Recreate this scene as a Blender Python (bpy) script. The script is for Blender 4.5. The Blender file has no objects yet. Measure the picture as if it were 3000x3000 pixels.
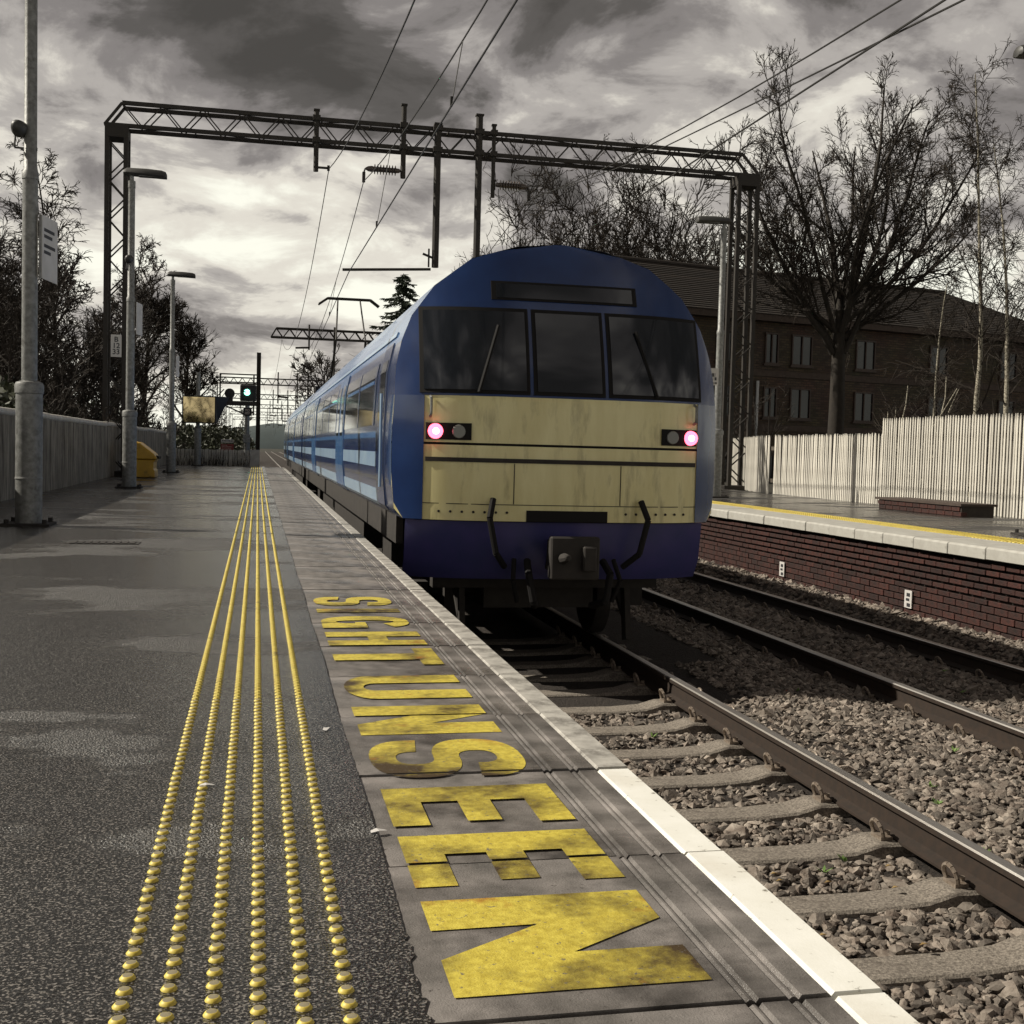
import bpy, bmesh, math, random
import numpy as np
from mathutils import Vector, Matrix, Euler

R = math.radians
scene = bpy.context.scene
col = scene.collection
random.seed(7)
rng = np.random.default_rng(11)

# ------------------------------------------------------------------ camera
cam_data = bpy.data.cameras.new('camera')
cam_data.sensor_width = 36.0
cam_data.lens = 41.568
cam_data.clip_start = 0.05
cam_data.clip_end = 4000
cam = bpy.data.objects.new('camera', cam_data)
col.objects.link(cam)
_d = Vector((-745.0, 199.0, -3464.0)).normalized()      # track direction in camera space
_n = _d.cross(Vector((1, -0.026, 0))).normalized()
if _n.y < 0: _n = -_n
_r = _d.cross(_n)
cam.matrix_world = Matrix(((_r.x, _r.y, _r.z, 0), (_d.x, _d.y, _d.z, 0), (_n.x, _n.y, _n.z, 0.84), (0, 0, 0, 1)))
scene.camera = cam

# ------------------------------------------------------------------ sky
SUN_DIR = Vector((-0.69, 0.24, 0.60)).normalized()       # towards the sun: left and ahead
sun_el = math.asin(SUN_DIR.z)
world = bpy.data.worlds.new('World'); scene.world = world
world.use_nodes = True
nt = world.node_tree; nt.nodes.clear()
def N(t, **k):
    n = nt.nodes.new(t)
    for a, b in k.items(): setattr(n, a, b)
    return n
def L(a, b): nt.links.new(a, b)
out = N('ShaderNodeOutputWorld'); bg = N('ShaderNodeBackground')
bg.inputs['Strength'].default_value = 0.1
sky = N('ShaderNodeTexSky', sky_type='NISHITA'); sky.sun_disc = False
sky.sun_elevation = sun_el; sky.sun_rotation = math.atan2(SUN_DIR.x, SUN_DIR.y)
tc = N('ShaderNodeTexCoord'); sep = N('ShaderNodeSeparateXYZ'); L(tc.outputs['Generated'], sep.inputs[0])
def M(op, a=None, b=None, c=None, clamp=False):
    n = N('ShaderNodeMath', operation=op, use_clamp=clamp)
    for i, v in enumerate((a, b, c)):
        if v is None: continue
        if isinstance(v, (int, float)): n.inputs[i].default_value = v
        else: L(v, n.inputs[i])
    return n.outputs[0]
zc = M('MAXIMUM', sep.outputs['Z'], 0.0)
den = M('ADD', zc, 0.24)
px_, py_ = M('DIVIDE', sep.outputs['X'], den), M('DIVIDE', sep.outputs['Y'], den)
comb = N('ShaderNodeCombineXYZ'); L(px_, comb.inputs[0]); L(py_, comb.inputs[1])
mp = N('ShaderNodeMapping'); mp.inputs['Location'].default_value = (12.5, 3.3, 0.7); mp.inputs['Scale'].default_value = (1.0, 0.9, 1)
L(comb.outputs[0], mp.inputs['Vector'])
def noise(scale, detail, rough, dist=0.0):
    n = N('ShaderNodeTexNoise'); n.inputs['Scale'].default_value = scale; n.inputs['Detail'].default_value = detail
    n.inputs['Roughness'].default_value = rough; n.inputs['Distortion'].default_value = dist
    L(mp.outputs[0], n.inputs['Vector']); return n.outputs['Fac']
n1 = noise(1.5, 3, 0.5, 0.4); n2 = noise(4.4, 9, 0.60, 0.35)
dens = M('ADD', M('MULTIPLY', n1, 0.58), M('MULTIPLY', n2, 0.42))
# darker cloud bases overhead, thinner bright cloud towards the horizon all round
dens2 = M('ADD', M('ADD', M('MULTIPLY', M('SUBTRACT', dens, 0.5), 2.35), 0.83), M('MULTIPLY', M('MINIMUM', zc, 0.45), -1.12))
ramp = N('ShaderNodeValToRGB'); L(dens2, ramp.inputs[0])
cr = ramp.color_ramp; cr.interpolation = 'EASE'
cr.elements[0].position = 0.18; cr.elements[0].color = (0.62, 0.55, 0.46, 1)
cr.elements[1].position = 0.88; cr.elements[1].color = (9.2, 9.1, 7.9, 1)
for p, c in ((0.34, (1.0, 0.90, 0.80)), (0.46, (2.2, 2.0, 1.88)), (0.58, (4.1, 3.8, 3.5)), (0.70, (7.0, 6.6, 5.8))):
    e = cr.elements.new(p); e.color = (*c, 1)
mix = N('ShaderNodeMix', data_type='RGBA'); mix.inputs['Factor'].default_value = 0.975
L(sky.outputs[0], mix.inputs[6]); L(ramp.outputs[0], mix.inputs[7])
L(mix.outputs[2], bg.inputs['Color']); L(bg.outputs[0], out.inputs['Surface'])

# ------------------------------------------------------------------ sun and exposure
sl = bpy.data.lights.new('sun', 'SUN'); sl.energy = 4.9; sl.angle = R(0.6); sl.color = (1.0, 0.93, 0.80)
so = bpy.data.objects.new('sun', sl); col.objects.link(so)
so.rotation_euler = (-SUN_DIR).to_track_quat('-Z', 'Y').to_euler(); so.location = (-30, 20, 40)
vs = scene.view_settings
scene.display_settings.display_device = 'sRGB'
vs.view_transform = 'Standard'; vs.look = 'None'; vs.gamma = 1.0; vs.use_curve_mapping = False; vs.exposure = 0.15
scene.render.engine = 'CYCLES'

# ------------------------------------------------------------------ materials
def mat(name, c1, c2=None, rough=0.7, scale=8.0, bump=0.0, bscale=None, metal=0.0, rough2=None, rscale=None,
        detail=6, lo=0.35, hi=0.65, emit=None, estr=0.0, spec=0.5, stretch=None, transm=0.0, bdist=0.02, dirt=None, dscale=1.5, dlo=0.5, dhi=0.7, coat=0.0, island=0.0, orand=0.0, stains=()):
    m = bpy.data.materials.new(name); m.use_nodes = True
    t = m.node_tree; nd, lk = t.nodes, t.links
    b = nd['Principled BSDF']
    b.inputs['Roughness'].default_value = rough; b.inputs['Metallic'].default_value = metal
    b.inputs['Specular IOR Level'].default_value = spec
    if coat: b.inputs['Coat Weight'].default_value = coat; b.inputs['Coat Roughness'].default_value = 0.08
    if transm: b.inputs['Transmission Weight'].default_value = transm
    b.inputs['Base Color'].default_value = (*c1, 1)
    geo = nd.new('ShaderNodeTexCoord'); src = geo.outputs['Object']
    if stretch:
        mpn = nd.new('ShaderNodeMapping'); mpn.inputs['Scale'].default_value = stretch
        lk.new(src, mpn.inputs[0]); src = mpn.outputs[0]
    def nz(s, dt=detail, r=0.6):
        n = nd.new('ShaderNodeTexNoise'); n.inputs['Scale'].default_value = s; n.inputs['Detail'].default_value = dt
        n.inputs['Roughness'].default_value = r; lk.new(src, n.inputs['Vector']); return n.outputs['Fac']
    def rng_(f, a, bb, x, y):
        n = nd.new('ShaderNodeMapRange'); n.inputs[1].default_value = a; n.inputs[2].default_value = bb
        n.inputs[3].default_value = x; n.inputs[4].default_value = y; lk.new(f, n.inputs[0]); return n.outputs[0]
    cur = None
    if c2 is not None:
        mx = nd.new('ShaderNodeMix'); mx.data_type = 'RGBA'
        mx.inputs[6].default_value = (*c1, 1); mx.inputs[7].default_value = (*c2, 1)
        lk.new(rng_(nz(scale), lo, hi, 0, 1), mx.inputs['Factor']); cur = mx.outputs[2]
    if dirt is not None:
        mx = nd.new('ShaderNodeMix'); mx.data_type = 'RGBA'
        if cur is not None: lk.new(cur, mx.inputs[6])
        else: mx.inputs[6].default_value = (*c1, 1)
        mx.inputs[7].default_value = (*dirt, 1)
        lk.new(rng_(nz(dscale, 7, 0.65), dlo, dhi, 0, 1), mx.inputs['Factor']); cur = mx.outputs[2]
    for (sc_, ssc, slo, shi) in stains:
        mx = nd.new('ShaderNodeMix'); mx.data_type = 'RGBA'; lk.new(cur, mx.inputs[6]); mx.inputs[7].default_value = (*sc_, 1)
        lk.new(rng_(nz(ssc, 8, 0.68), slo, shi, 0, 1), mx.inputs['Factor']); cur = mx.outputs[2]
    if orand:
        oi = nd.new('ShaderNodeObjectInfo'); hv = nd.new('ShaderNodeHueSaturation')
        lk.new(rng_(oi.outputs['Random'], 0, 1, 1 - orand, 1 + orand), hv.inputs['Value'])
        if cur is not None: lk.new(cur, hv.inputs['Color'])
        else: hv.inputs['Color'].default_value = (*c1, 1)
        cur = hv.outputs[0]
    if island:
        g2 = nd.new('ShaderNodeNewGeometry'); hv = nd.new('ShaderNodeHueSaturation')
        lk.new(rng_(g2.outputs['Random Per Island'], 0, 1, 1 - island, 1 + island), hv.inputs['Value'])
        if cur is not None: lk.new(cur, hv.inputs['Color'])
        else: hv.inputs['Color'].default_value = (*c1, 1)
        cur = hv.outputs[0]
    if cur is not None: lk.new(cur, b.inputs['Base Color'])
    if rough2 is not None:
        lk.new(rng_(nz(rscale or scale * 0.4, 5), 0.38, 0.62, rough, rough2), b.inputs['Roughness'])
    if bump:
        bn = nd.new('ShaderNodeBump'); bn.inputs['Strength'].default_value = bump; bn.inputs['Distance'].default_value = bdist
        lk.new(nz(bscale or scale * 3), bn.inputs['Height']); lk.new(bn.outputs[0], b.inputs['Normal'])
    if emit: b.inputs['Emission Color'].default_value = (*emit, 1); b.inputs['Emission Strength'].default_value = estr
    return m

MT = {}
def asphalt_mat():
    """coarse dark asphalt, damp: broad wet patches are smoother than the dry ones"""
    m = bpy.data.materials.new('wet_asphalt'); m.use_nodes = True; t = m.node_tree; nd, lk = t.nodes, t.links; b = nd['Principled BSDF']; b.inputs['Specular IOR Level'].default_value = 0.9
    tcn = nd.new('ShaderNodeTexCoord')
    def nz(sc, dt, r=.55, st=None):
        src = tcn.outputs['Object']
        if st: q = nd.new('ShaderNodeMapping'); q.inputs['Scale'].default_value = st; lk.new(src, q.inputs[0]); src = q.outputs[0]
        n = nd.new('ShaderNodeTexNoise'); n.inputs['Scale'].default_value = sc; n.inputs['Detail'].default_value = dt; n.inputs['Roughness'].default_value = r; lk.new(src, n.inputs['Vector']); return n.outputs['Fac']
    def mr(f, a, bb, x, y):
        n = nd.new('ShaderNodeMapRange'); n.interpolation_type = 'SMOOTHSTEP'; n.inputs[1].default_value = a; n.inputs[2].default_value = bb; n.inputs[3].default_value = x; n.inputs[4].default_value = y; lk.new(f, n.inputs[0]); return n.outputs[0]
    wet = mr(nz(.85, 5, .6, (.55, 1.0, 1)), .36, .52, 0, 1)
    g1 = nz(190, 2); mx = nd.new('ShaderNodeMix'); mx.data_type = 'RGBA'; mx.inputs[6].default_value = (.009, .008, .007, 1); mx.inputs[7].default_value = (.23, .21, .19, 1)
    lk.new(mr(g1, .52, .66, 0, 1), mx.inputs['Factor']); lk.new(mx.outputs[2], b.inputs['Base Color'])
    lk.new(mr(wet, 0, 1, .50, .16), b.inputs['Roughness'])
    bn = nd.new('ShaderNodeBump'); bn.inputs['Distance'].default_value = .014; lk.new(mr(wet, 0, 1, 1.0, .26), bn.inputs['Strength'])
    lk.new(nz(165, 2), bn.inputs['Height']); lk.new(bn.outputs[0], b.inputs['Normal']); return m
MT['asphalt'] = asphalt_mat()
MT['slab'] = mat('damp_concrete_slab', (0.10, 0.092, 0.084), (0.27, 0.245, 0.23), rough=0.62, rough2=0.22, rscale=2.0, scale=5, bump=0.5, bscale=230,
                 bdist=0.004, dirt=(0.030, 0.026, 0.023), dscale=2.3, dlo=0.46, dhi=0.66, orand=.12, stains=[((.05, .043, .037), 60, .62, .68)])
MT['white_paint'] = mat('white_edge_paint', (0.80, 0.79, 0.74), (0.74, 0.73, 0.67), rough=0.7, scale=12, bump=0.25, bscale=180, bdist=0.002,
                        dirt=(0.16, 0.14, 0.11), dscale=24, dlo=0.60, dhi=0.68, stains=[((.66, .63, .56), 2.5, .52, .72)])
MT['shaded_paint'] = mat('shaded_edge_paint', (0.48, 0.46, 0.42), (0.30, 0.285, 0.26), rough=0.6, scale=14, bump=0.25, bscale=160, bdist=0.002,  # greyer copy of the white edge paint, shade put into its colour
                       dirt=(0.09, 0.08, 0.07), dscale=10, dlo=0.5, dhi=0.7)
MT['yellow'] = mat('yellow_stud', (0.70, 0.58, 0.12), (0.56, 0.42, 0.06), rough=0.5, scale=60, dirt=(0.2, 0.14, 0.04), dscale=16, dlo=0.58, dhi=0.72)
MT['stud_top'] = mat('worn_stud_top', (0.20, 0.18, 0.14), (0.32, 0.27, 0.15), rough=0.5, scale=90)
MT['letter'] = mat('yellow_road_paint', (0.66, 0.545, 0.085), (0.46, 0.36, 0.045), rough=0.5, scale=55, bump=0.5, bscale=240, bdist=0.003,
                   dirt=(0.055, 0.034, 0.012), dscale=1.9, dlo=0.46, dhi=0.60, stains=[((.34, .10, .012), 2.6, .56, .68), ((.13, .115, .10), 75, .60, .66), ((.05, .04, .03), 12, .64, .70)])
MT['brick'] = mat('dark_red_brick', (0.055, 0.013, 0.008), (0.022, 0.008, 0.006), rough=0.8, scale=9, bump=0.5, bscale=60, dirt=(0.16, 0.09, 0.07), dscale=5, dlo=0.66, dhi=0.75, orand=0.45)
MT['mortar'] = mat('sooty_mortar', (0.035, 0.028, 0.023), (0.05, 0.042, 0.035), rough=0.9, scale=20)
MT['coping'] = mat('pale_coping', (0.46, 0.45, 0.41), (0.36, 0.345, 0.31), rough=0.75, scale=6, bump=0.3, bscale=90, bdist=0.004, dirt=(0.12, 0.10, 0.08), dscale=7, dlo=0.6, dhi=0.75)
MT['stone'] = mat('ballast_stone', (0.26, 0.225, 0.19), (0.11, 0.085, 0.068), rough=0.85, scale=14, island=0.6, bump=0.4, bscale=80)
MT['bed'] = mat('ballast_bed', (0.022, 0.017, 0.014), (0.04, 0.03, 0.024), rough=0.95, scale=25, bump=1, bscale=40, bdist=0.04)
MT['soil'] = mat('dark_soil', (0.018, 0.016, 0.010), (0.03, 0.027, 0.017), rough=0.95, scale=1.5, bump=0.6, bscale=6)
MT['sleeper'] = mat('concrete_sleeper', (0.32, 0.28, 0.235), (0.10, 0.085, 0.07), rough=0.85, scale=90, bump=0.8, bscale=150, bdist=0.006, dirt=(0.07, 0.055, 0.045), dscale=5, dlo=0.55, dhi=0.75)
MT['rail'] = mat('rusty_rail_steel', (0.022, 0.015, 0.011), (0.034, 0.021, 0.014), rough=0.7, scale=20, metal=0.0)
MT['railtop'] = mat('polished_rail_head', (0.80, 0.77, 0.72), (0.60, 0.56, 0.52), rough=0.40, scale=6, metal=1.0, stretch=(8, 0.3, 1))
MT['clip'] = mat('spring_clip_steel', (0.34, 0.29, 0.24), (0.16, 0.12, 0.09), rough=0.45, scale=40, metal=0.3)
MT['galv'] = mat('galvanised_steel', (0.27, 0.275, 0.265), (0.15, 0.15, 0.145), rough=0.5, scale=18, metal=0.25, bump=0.15, bscale=60, dirt=(0.09, 0.085, 0.075), dscale=9, dlo=0.58, dhi=0.8)
MT['lampdark'] = mat('dark_lamp_casing', (0.035, 0.034, 0.032), (0.05, 0.048, 0.044), rough=0.5, scale=12)
MT['gantry'] = mat('weathered_gantry_steel', (0.018, 0.015, 0.012), (0.028, 0.022, 0.017), rough=0.7, scale=10)
MT['wire'] = mat('dark_copper_wire', (0.010, 0.009, 0.008), (0.016, 0.014, 0.012), rough=0.6, scale=30)
MT['porcelain'] = mat('brown_insulator', (0.06, 0.045, 0.035), (0.09, 0.07, 0.06), rough=0.3, scale=20)
MT['fence'] = mat('stained_fence_panel', (0.38, 0.35, 0.29), (0.20, 0.18, 0.15), rough=0.75, scale=3, stretch=(6, 6, 0.5), bump=0.2, bscale=30, dirt=(0.07, 0.06, 0.048), dscale=1.3, dlo=0.48, dhi=0.66)
MT['fencecap'] = mat('pale_fence_capping', (0.62, 0.59, 0.53), (0.46, 0.43, 0.38), rough=0.6, scale=5)
MT['pale'] = mat('whitewashed_timber', (0.66, 0.63, 0.56), (0.52, 0.49, 0.43), rough=0.75, scale=6, stretch=(8, 8, 0.6), bump=0.2, bscale=40, dirt=(0.22, 0.19, 0.15), dscale=3, dlo=0.52, dhi=0.8, orand=.16)
MT['timber'] = mat('old_fence_rail', (0.10, 0.085, 0.065), (0.06, 0.05, 0.04), rough=0.85, scale=8)
MT['bark'] = mat('dark_bark', (0.026, 0.020, 0.014), (0.016, 0.012, 0.009), rough=0.9, scale=5, bump=0.5, bscale=14)
MT['twig'] = mat('bare_twigs', (0.034, 0.025, 0.018), (0.024, 0.018, 0.013), rough=0.9, scale=2)
MT['birch'] = mat('birch_bark', (0.36, 0.33, 0.26), (0.10, 0.085, 0.06), rough=0.8, scale=5, stretch=(3, 3, 7), lo=0.45, hi=0.58)
MT['needle'] = mat('conifer_needles', (0.022, 0.035, 0.020), (0.035, 0.05, 0.028), rough=0.8, scale=3)
MT['ivy'] = mat('dark_ivy_leaves', (0.028, 0.036, 0.018), (0.05, 0.055, 0.026), rough=0.6, scale=3)
MT['hill'] = mat('distant_woodland', (0.045, 0.06, 0.06), (0.06, 0.08, 0.085), rough=0.9, scale=0.05, bump=1.0, bscale=0.2)
MT['navy'] = mat('navy_train_paint', (0.012, 0.030, 0.105), (0.016, 0.042, 0.14), rough=0.22, scale=2.2, coat=0.6, bump=0.05, bscale=3)
MT['midblue'] = mat('mid_blue_train_paint', (0.045, 0.13, 0.32), (0.06, 0.17, 0.38), rough=0.25, scale=2.2, coat=0.5)
MT['paleblue'] = mat('pale_blue_train_band', (0.34, 0.47, 0.60), (0.26, 0.38, 0.54), rough=0.3, scale=2.2, coat=0.4)
MT['roofpaint'] = mat('train_roof_paint', (0.20, 0.25, 0.34), (0.14, 0.18, 0.26), rough=0.45, scale=1.5, stretch=(2, .3, 2))
MT['purple'] = mat('violet_blue_valance', (0.055, 0.05, 0.17), (0.04, 0.045, 0.14), rough=0.35, scale=4)
MT['cabyellow'] = mat('pale_yellow_cab_end', (0.74, 0.68, 0.36), (0.64, 0.57, 0.27), rough=0.35, scale=2.5, coat=0.3, dirt=(0.25, 0.21, 0.10), dscale=2.6, dlo=0.54, dhi=0.78, stretch=(2.4, 2.4, .55))
MT['glass'] = mat('dark_train_glass', (0.010, 0.013, 0.018), rough=0.06, spec=0.8)
MT['rubber'] = mat('black_rubber', (0.012, 0.011, 0.011), rough=0.85, spec=0.25)
MT['under'] = mat('sooty_underframe', (0.022, 0.019, 0.017), (0.035, 0.03, 0.026), rough=0.85, scale=8)
MT['taillamp'] = mat('lit_red_tail_lamp', (0.8, 0.05, 0.08), rough=0.3, emit=(1.0, 0.10, 0.16), estr=5.0)
MT['tailcore'] = mat('lit_lamp_core', (0.9, 0.7, 0.7), rough=0.3, emit=(1.0, 0.72, 0.72), estr=7.0)
MT['lensoff'] = mat('unlit_lamp_lens', (0.16, 0.16, 0.15), rough=0.15)
MT['greenlit'] = mat('lit_green_aspect', (0.2, 0.9, 0.6), rough=0.3, emit=(0.30, 1.0, 0.72), estr=4.0)
MT['greencore'] = mat('lit_green_core', (0.9, 0.95, 0.9), rough=0.3, emit=(0.95, 1.0, 0.85), estr=5.0)
MT['black'] = mat('matt_black', (0.012, 0.012, 0.012), (0.02, 0.02, 0.02), rough=0.7, scale=10)
MT['signwhite'] = mat('white_sign_plate', (0.62, 0.60, 0.58), (0.54, 0.52, 0.50), rough=0.5, scale=6)
MT['signred'] = mat('red_sign_plate', (0.20, 0.016, 0.014), (0.16, 0.014, 0.012), rough=0.5, scale=6)
MT['signink'] = mat('dark_sign_print', (0.03, 0.03, 0.035), rough=0.6)
MT['signpale'] = mat('pale_sign_print', (0.5, 0.42, 0.36), rough=0.6)
MT['mirror'] = mat('tinted_mirror', (0.72, 0.60, 0.34), rough=0.04, metal=1.0)
MT['grit'] = mat('yellow_grit_bin_plastic', (0.58, 0.34, 0.025), (0.48, 0.27, 0.02), rough=0.4, scale=5, dirt=(0.2, 0.12, 0.02), dscale=6, dlo=0.58, dhi=0.75)
MT['weed'] = mat('green_weed', (0.10, 0.19, 0.04), (0.16, 0.24, 0.06), rough=0.7, scale=20)
MT['leaf'] = mat('dead_leaf', (0.42, 0.30, 0.13), (0.30, 0.20, 0.08), rough=0.7, scale=20)
MT['tile'] = mat('dark_roof_tiles', (0.018, 0.013, 0.010), (0.03, 0.022, 0.016), rough=0.8, scale=4, bump=0.3, bscale=12, island=0.3)
MT['stringcourse'] = mat('dark_string_course', (0.05, 0.035, 0.028), (0.07, 0.05, 0.04), rough=0.85, scale=6)
MT['winframe'] = mat('brown_window_frame', (0.04, 0.022, 0.015), rough=0.6)
MT['pipe'] = mat('pale_downpipe', (0.45, 0.46, 0.47), rough=0.5)
MT['winglass'] = mat('window_pane', (0.012, 0.013, 0.016), rough=0.12, spec=0.35)

def brick_wall_mat():
    m = bpy.data.materials.new('flats_brickwork'); m.use_nodes = True
    t = m.node_tree; nd, lk = t.nodes, t.links; b = nd['Principled BSDF']; b.inputs['Roughness'].default_value = 0.85
    uv = nd.new('ShaderNodeTexCoord'); sx = nd.new('ShaderNodeSeparateXYZ'); cb = nd.new('ShaderNodeCombineXYZ')
    lk.new(uv.outputs['Object'], sx.inputs[0]); lk.new(sx.outputs['X'], cb.inputs[0]); lk.new(sx.outputs['Z'], cb.inputs[1])
    br = nd.new('ShaderNodeTexBrick'); lk.new(cb.outputs[0], br.inputs['Vector'])
    br.inputs['Color1'].default_value = (0.30, 0.20, 0.13, 1); br.inputs['Color2'].default_value = (0.17, 0.105, 0.07, 1)
    br.inputs['Mortar'].default_value = (0.05, 0.04, 0.03, 1)
    br.inputs['Scale'].default_value = 1.0; br.inputs['Mortar Size'].default_value = 0.018
    br.inputs['Brick Width'].default_value = 0.32; br.inputs['Row Height'].default_value = 0.12
    br.inputs['Color1'].default_value = (0.115, 0.078, 0.05, 1); br.inputs['Color2'].default_value = (0.055, 0.036, 0.024, 1)
    nz = nd.new('ShaderNodeTexNoise'); nz.inputs['Scale'].default_value = 0.6; nz.inputs['Detail'].default_value = 6
    lk.new(uv.outputs['Object'], nz.inputs['Vector'])
    mx = nd.new('ShaderNodeMix'); mx.data_type = 'RGBA'; mx.blend_type = 'MULTIPLY'; mx.inputs['Factor'].default_value = 0.6
    lk.new(br.outputs['Color'], mx.inputs[6]); lk.new(nz.outputs['Color'], mx.inputs[7]); lk.new(mx.outputs[2], b.inputs['Base Color'])
    bn = nd.new('ShaderNodeBump'); bn.inputs['Strength'].default_value = 0.6; bn.inputs['Distance'].default_value = 0.03
    bn.invert = True
    lk.new(br.outputs['Fac'], bn.inputs['Height']); lk.new(bn.outputs[0], b.inputs['Normal'])
    return m
MT['flats'] = brick_wall_mat()

# ------------------------------------------------------------------ mesh helpers
class MB:
    """collects shapes, then links them as one mesh object"""
    def __init__(s): s.v, s.f, s.m = [], [], []
    def add(s, vs, fs, mi=0):
        o = len(s.v); s.v += [tuple(v) for v in vs]
        s.f += [tuple(i + o for i in f) for f in fs]; s.m += [mi] * len(fs); return s
    def box(s, x0, x1, y0, y1, z0, z1, mi=0):
        vs = [(x, y, z) for z in (z0, z1) for y in (y0, y1) for x in (x0, x1)]
        return s.add(vs, [(0, 2, 3, 1), (4, 5, 7, 6), (0, 1, 5, 4), (2, 6, 7, 3), (0, 4, 6, 2), (1, 3, 7, 5)], mi)
    def tube(s, p0, p1, r0, r1=None, n=8, mi=0, caps=True):
        p0, p1 = Vector(p0), Vector(p1); r1 = r0 if r1 is None else r1
        d = (p1 - p0).normalized(); a = d.orthogonal().normalized(); b = d.cross(a)
        vs = []
        for p, r in ((p0, r0), (p1, r1)):
            for i in range(n):
                t = 2 * math.pi * (i + 0.5) / n
                vs.append(p + a * math.cos(t) * r + b * math.sin(t) * r)
        fs = [(i, (i + 1) % n, n + (i + 1) % n, n + i) for i in range(n)]
        if caps: fs += [tuple(range(n - 1, -1, -1)), tuple(range(n, 2 * n))]
        return s.add(vs, fs, mi)
    def bar(s, p0, p1, w, h, mi=0):
        p0, p1 = Vector(p0), Vector(p1); d = (p1 - p0).normalized()
        up = Vector((0, 0, 1)) if abs(d.z) < 0.95 else Vector((0, 1, 0))
        a = d.cross(up).normalized() * w / 2; b = a.cross(d).normalized() * h / 2
        vs = [p + i * a + j * b for p in (p0, p1) for i, j in ((-1, -1), (1, -1), (1, 1), (-1, 1))]
        return s.add(vs, [(0, 1, 2, 3), (7, 6, 5, 4), (0, 4, 5, 1), (1, 5, 6, 2), (2, 6, 7, 3), (3, 7, 4, 0)], mi)
    def path(s, pts, r, n=6, mi=0):
        for a, b in zip(pts, pts[1:]): s.tube(a, b, r, r, n, mi, caps=True)
        return s
    def lathe(s, prof, n=16, c=(0, 0, 0), axis='Z', mi=0):
        vs = []
        for r, h in prof:
            for i in range(n):
                t = 2 * math.pi * i / n; x, y = r * math.cos(t), r * math.sin(t)
                v = (x, y, h) if axis == 'Z' else ((h, x, y) if axis == 'X' else (x, h, y))
                vs.append((v[0] + c[0], v[1] + c[1], v[2] + c[2]))
        fs = []
        for k in range(len(prof) - 1):
            for i in range(n):
                j = (i + 1) % n; fs.append((k * n + i, k * n + j, (k + 1) * n + j, (k + 1) * n + i))
        fs += [tuple(range(n - 1, -1, -1)), tuple(range((len(prof) - 1) * n, len(prof) * n))]
        return s.add(vs, fs, mi)
    def extrude(s, poly, y0, y1, mi=0):
        """xz polygon along y"""
        n = len(poly); vs = [(x, y0, z) for x, z in poly] + [(x, y1, z) for x, z in poly]
        fs = [(i, (i + 1) % n, n + (i + 1) % n, n + i) for i in range(n)] + [tuple(range(n - 1, -1, -1)), tuple(range(n, 2 * n))]
        return s.add(vs, fs, mi)
    def mesh(s, name, mats, smooth=False, bevel=0.0):
        me = bpy.data.meshes.new(name); me.from_pydata(s.v, [], s.f)
        if not isinstance(mats, (list, tuple)): mats = [mats]
        for m in mats: me.materials.append(m)
        if len(mats) > 1: me.polygons.foreach_set('material_index', s.m)
        bm = bmesh.new(); bm.from_mesh(me)
        bmesh.ops.recalc_face_normals(bm, faces=bm.faces)
        if bevel: bmesh.ops.bevel(bm, geom=[e for e in bm.edges if len(e.link_faces) == 2 and e.calc_face_angle(0) > 0.6], offset=bevel, segments=1, affect='EDGES', clamp_overlap=True)
        bm.to_mesh(me); bm.free()
        if smooth:
            me.polygons.foreach_set('use_smooth', [True] * len(me.polygons))
            me.set_sharp_from_angle(angle=R(40))
        me.update(); return me
    def build(s, name, mats, parent=None, smooth=False, bevel=0.0, loc=None):
        return link(name, s.mesh(name, mats, smooth, bevel), parent, loc)

def link(name, me, parent=None, loc=None):
    o = bpy.data.objects.new(name, me); col.objects.link(o)
    if parent is not None: o.parent = parent
    if loc is not None: o.location = loc
    return o
def tag(o, label=None, cat=None, group=None, kind=None):
    for k, v in (('label', label), ('category', cat), ('group', group), ('kind', kind)):
        if v: o[k] = v
    return o
def thing(name, label, cat, loc=(0, 0, 0), group=None, rz=0.0):
    o = bpy.data.objects.new(name, None); col.objects.link(o); o.location = loc; o.rotation_euler = (0, 0, rz)
    return tag(o, label, cat, group)
def children_of(o): return [c for c in bpy.data.objects if c.parent == o]
def copy_tree(o, loc, label, group=None, rz=None):
    kids = {}
    for c in bpy.data.objects:
        if c.parent: kids.setdefault(c.parent.name, []).append(c)
    r = o.copy(); col.objects.link(r); r.location = loc
    if rz is not None: r.rotation_euler = (0, 0, rz)
    def rec(src, dst):
        for c in kids.get(src.name, []):
            k = c.copy(); col.objects.link(k); k.parent = dst; rec(c, k)
    rec(o, r)
    r['label'] = label
    if group: r['group'] = group
    return r
ORD = ['nearest', 'second', 'third', 'fourth', 'fifth', 'sixth', 'seventh', 'eighth', 'ninth', 'tenth', 'eleventh', 'twelfth', 'thirteenth', 'fourteenth', 'fifteenth', 'sixteenth', 'seventeenth', 'eighteenth', 'nineteenth', 'twentieth']

def np_mesh(name, V, F, mats, midx=None, smooth=False):
    """V (n,3), F (m,k) arrays"""
    me = bpy.data.meshes.new(name); k = F.shape[1]
    me.vertices.add(len(V)); me.vertices.foreach_set('co', V.astype(np.float32).ravel())
    me.loops.add(F.size); me.loops.foreach_set('vertex_index', F.astype(np.int32).ravel())
    me.polygons.add(len(F)); me.polygons.foreach_set('loop_start', np.arange(0, F.size, k, dtype=np.int32))
    for m in (mats if isinstance(mats, (list, tuple)) else [mats]): me.materials.append(m)
    if midx is not None: me.polygons.foreach_set('material_index', midx.astype(np.int32))
    me.polygons.foreach_set('use_smooth', np.full(len(F), smooth))
    me.update(calc_edges=True); me.validate()
    return me

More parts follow.
